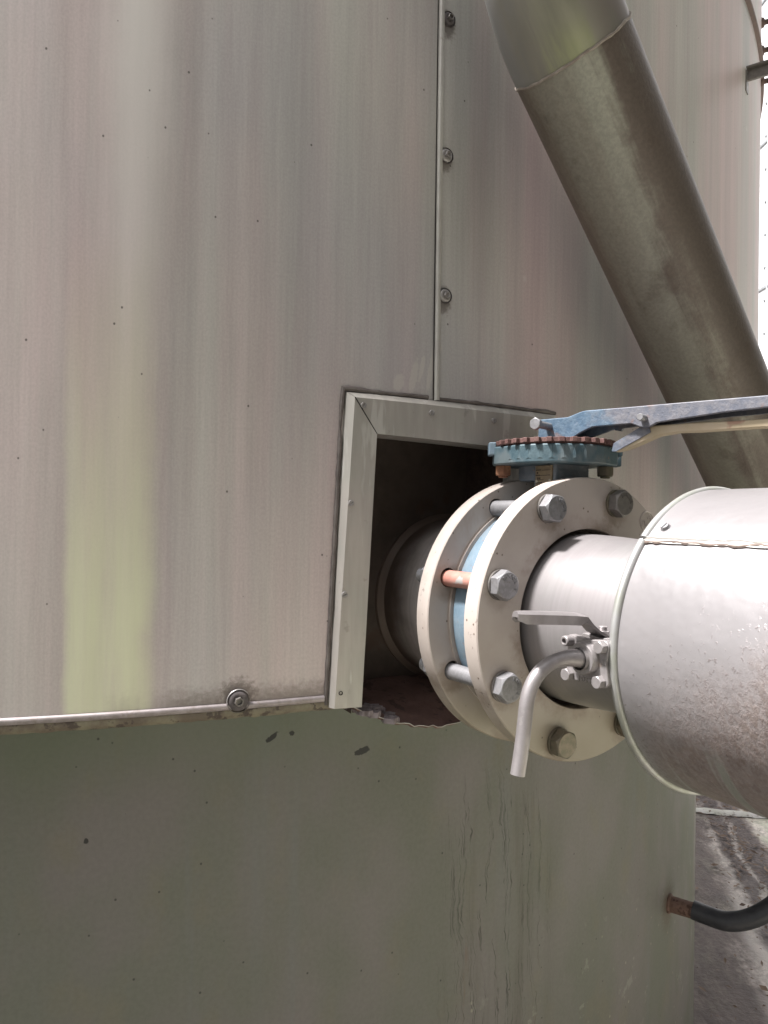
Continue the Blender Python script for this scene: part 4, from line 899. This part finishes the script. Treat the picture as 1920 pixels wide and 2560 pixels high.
for dx in (.497, .5085, .517):
    aa, _ = ray_ang(dx, BR); mb.grid(lambda a, b: bpt(aa + .28 * (a - .5), 6.9 * b, BR + (.012 if 0.2 < a < .8 else .001)), 4, 1)
mb.build('vertical_rib', MT['farshell'], ft, BCn)
rmb = MB(); rmb.lathe(V((0, 0, 0)), V((1, 0, 0)), Z, [(0, .014), (.006, .011), (.009, 0)], 10); rp = None
for k in range(17):
    p = bpt(an0, .9 + k * .262, BR) - BCn
    if rp is None: rp = rmb.build('rivet', MT['farseam'], ft); o_ = rp
    else: o_ = copy_part(rp, ft)
    o_.location = p; o_.rotation_euler = (0, 0, rad(an0))

# ------------------------------------------------------------------ ground
def gz(x, y): return .018 * mnoise.noise(V((x * .9, y * .9, 0))) + .006 * mnoise.noise(V((x * 4, y * 4, 2)))
mb = MB(); mb.grid(lambda a, b: V((-3 + 9 * a, -1 + 9 * b, gz(-3 + 9 * a, -1 + 9 * b))), 110, 110)
gnd = mb.build('ground', MT['ground'], None, (0, 0, 0), kind='structure')
mb = MB(); Rg = 300
def og(a, b):
    t = 2 * math.pi * a; r_ = 3.0 + (Rg - 3.0) * b ** 3; return V((1.5 + r_ * math.cos(t), 3.5 + r_ * math.sin(t), -.06))
mb.grid(og, 64, 12, True); mb.build('yard', MT['ground'], None, (0, 0, 0), kind='structure')
def strip(name, path, wid, dz, mat, seed, kind, n_=70):
    mb = MB(); P = [V((x, y, 0)) for x, y in path]
    def fn(a, b):
        k = b * (len(P) - 1); i = min(int(k), len(P) - 2); p = P[i].lerp(P[i+1], k - i); t = (P[i+1] - P[i]).normalized(); s_ = V((t.y, -t.x, 0))
        ww = wid * (1 + .35 * mnoise.noise(V((b * 9, seed, 0 if a < .5 else 7)))); q = p + s_ * ((a - .5) * ww)
        return V((q.x, q.y, gz(q.x, q.y) + dz * (1 - (2 * a - 1) ** 2) + .004 + .006 * mnoise.noise(V((q.x * 25, q.y * 25, seed)))))
    mb.grid(fn, 8, n_); return mb.build(name, mat, None, (0, 0, 0), kind=kind)
strip('kerb', [(1.2, 3.98), (2.2, 3.80), (3.4, 3.6)], .075, .010, MT['kerb'], 9, 'structure')
mb = MB()
for k in range(12000):
    x = .8 + 1.9 * rnd.random(); y = 1.5 + 3.4 * rnd.random()
    dens = .10 + .9 * math.exp(-((x - (.80 + .25 * y)) / .10) ** 2)
    if rnd.random() > dens: continue
    p = V((x, y, gz(x, y) + .012)); a_ = rnd.random() * 6.28; L_ = .006 + .016 * rnd.random() ** 2; W_ = L_ * rnd.uniform(.15, .5)
    d_ = V((math.cos(a_), math.sin(a_), rnd.uniform(-.3, .3))); s_ = V((-math.sin(a_), math.cos(a_), rnd.uniform(-.4, .4)))
    mb.add([p - d_ * L_, p + s_ * W_ + Z * .002, p + d_ * L_, p - s_ * W_], [(0, 1, 2), (0, 2, 3)])
mb.build('leaf_litter', MT['litter'], None, (0, 0, 0), kind='stuff', smooth=0)

# ------------------------------------------------------------------ unseen trees added behind and to the right of the viewer to cut fill light
def m_leaf():
    n = NT('shade_tree_leaves'); nz = n.noise(n.ob, .9, 4, .6); fi = n.noise(n.ob, 6, 3, .6)
    c = n.mix(n.rng(nz, .35, .65), (.040, .044, .026), (.075, .078, .045)); c = n.mix(n.rng(fi, .55, .7), c, (.10, .10, .055))
    return n.done(c, .6)
wm = m_leaf(); wr = random.Random(3); mb = MB()
for k in range(30):
    t = rad(-98 + 140 * (k + .5) / 30 + wr.uniform(-1.5, 1.5)); d_ = wr.uniform(6.6, 8.6); cx, cy = .6 + d_ * math.cos(t), 1.0 + d_ * math.sin(t)
    hgt = wr.uniform(4.6, 7.2); wd = wr.uniform(1.0, 1.6)
    mb.tube([V((cx, cy, -.05)), V((cx + .05, cy, hgt * .5)), V((cx, cy + .06, hgt * .9))], [.16, .11, .04], 7)
    for q in range(620):
        h = hgt * (wr.random() ** .8); rr_ = wd * math.sqrt(wr.random()) * (1.05 - .55 * (h / hgt) ** 2) * (.7 if h < .8 else 1); a_ = wr.random() * 6.283
        p = V((cx + rr_ * math.cos(a_), cy + rr_ * math.sin(a_), .1 + h)); L_ = wr.uniform(.10, .24)
        x = V((wr.uniform(-1, 1), wr.uniform(-1, 1), wr.uniform(-.6, .6))).normalized(); y = x.orthogonal().normalized()
        mb.add([p - x * L_, p + y * L_ * .5, p + x * L_, p - y * L_ * .5], [(0, 1, 2), (0, 2, 3)])
mb.build('unseen_shade_trees', wm, None, (0, 0, 0), kind='stuff', smooth=0)
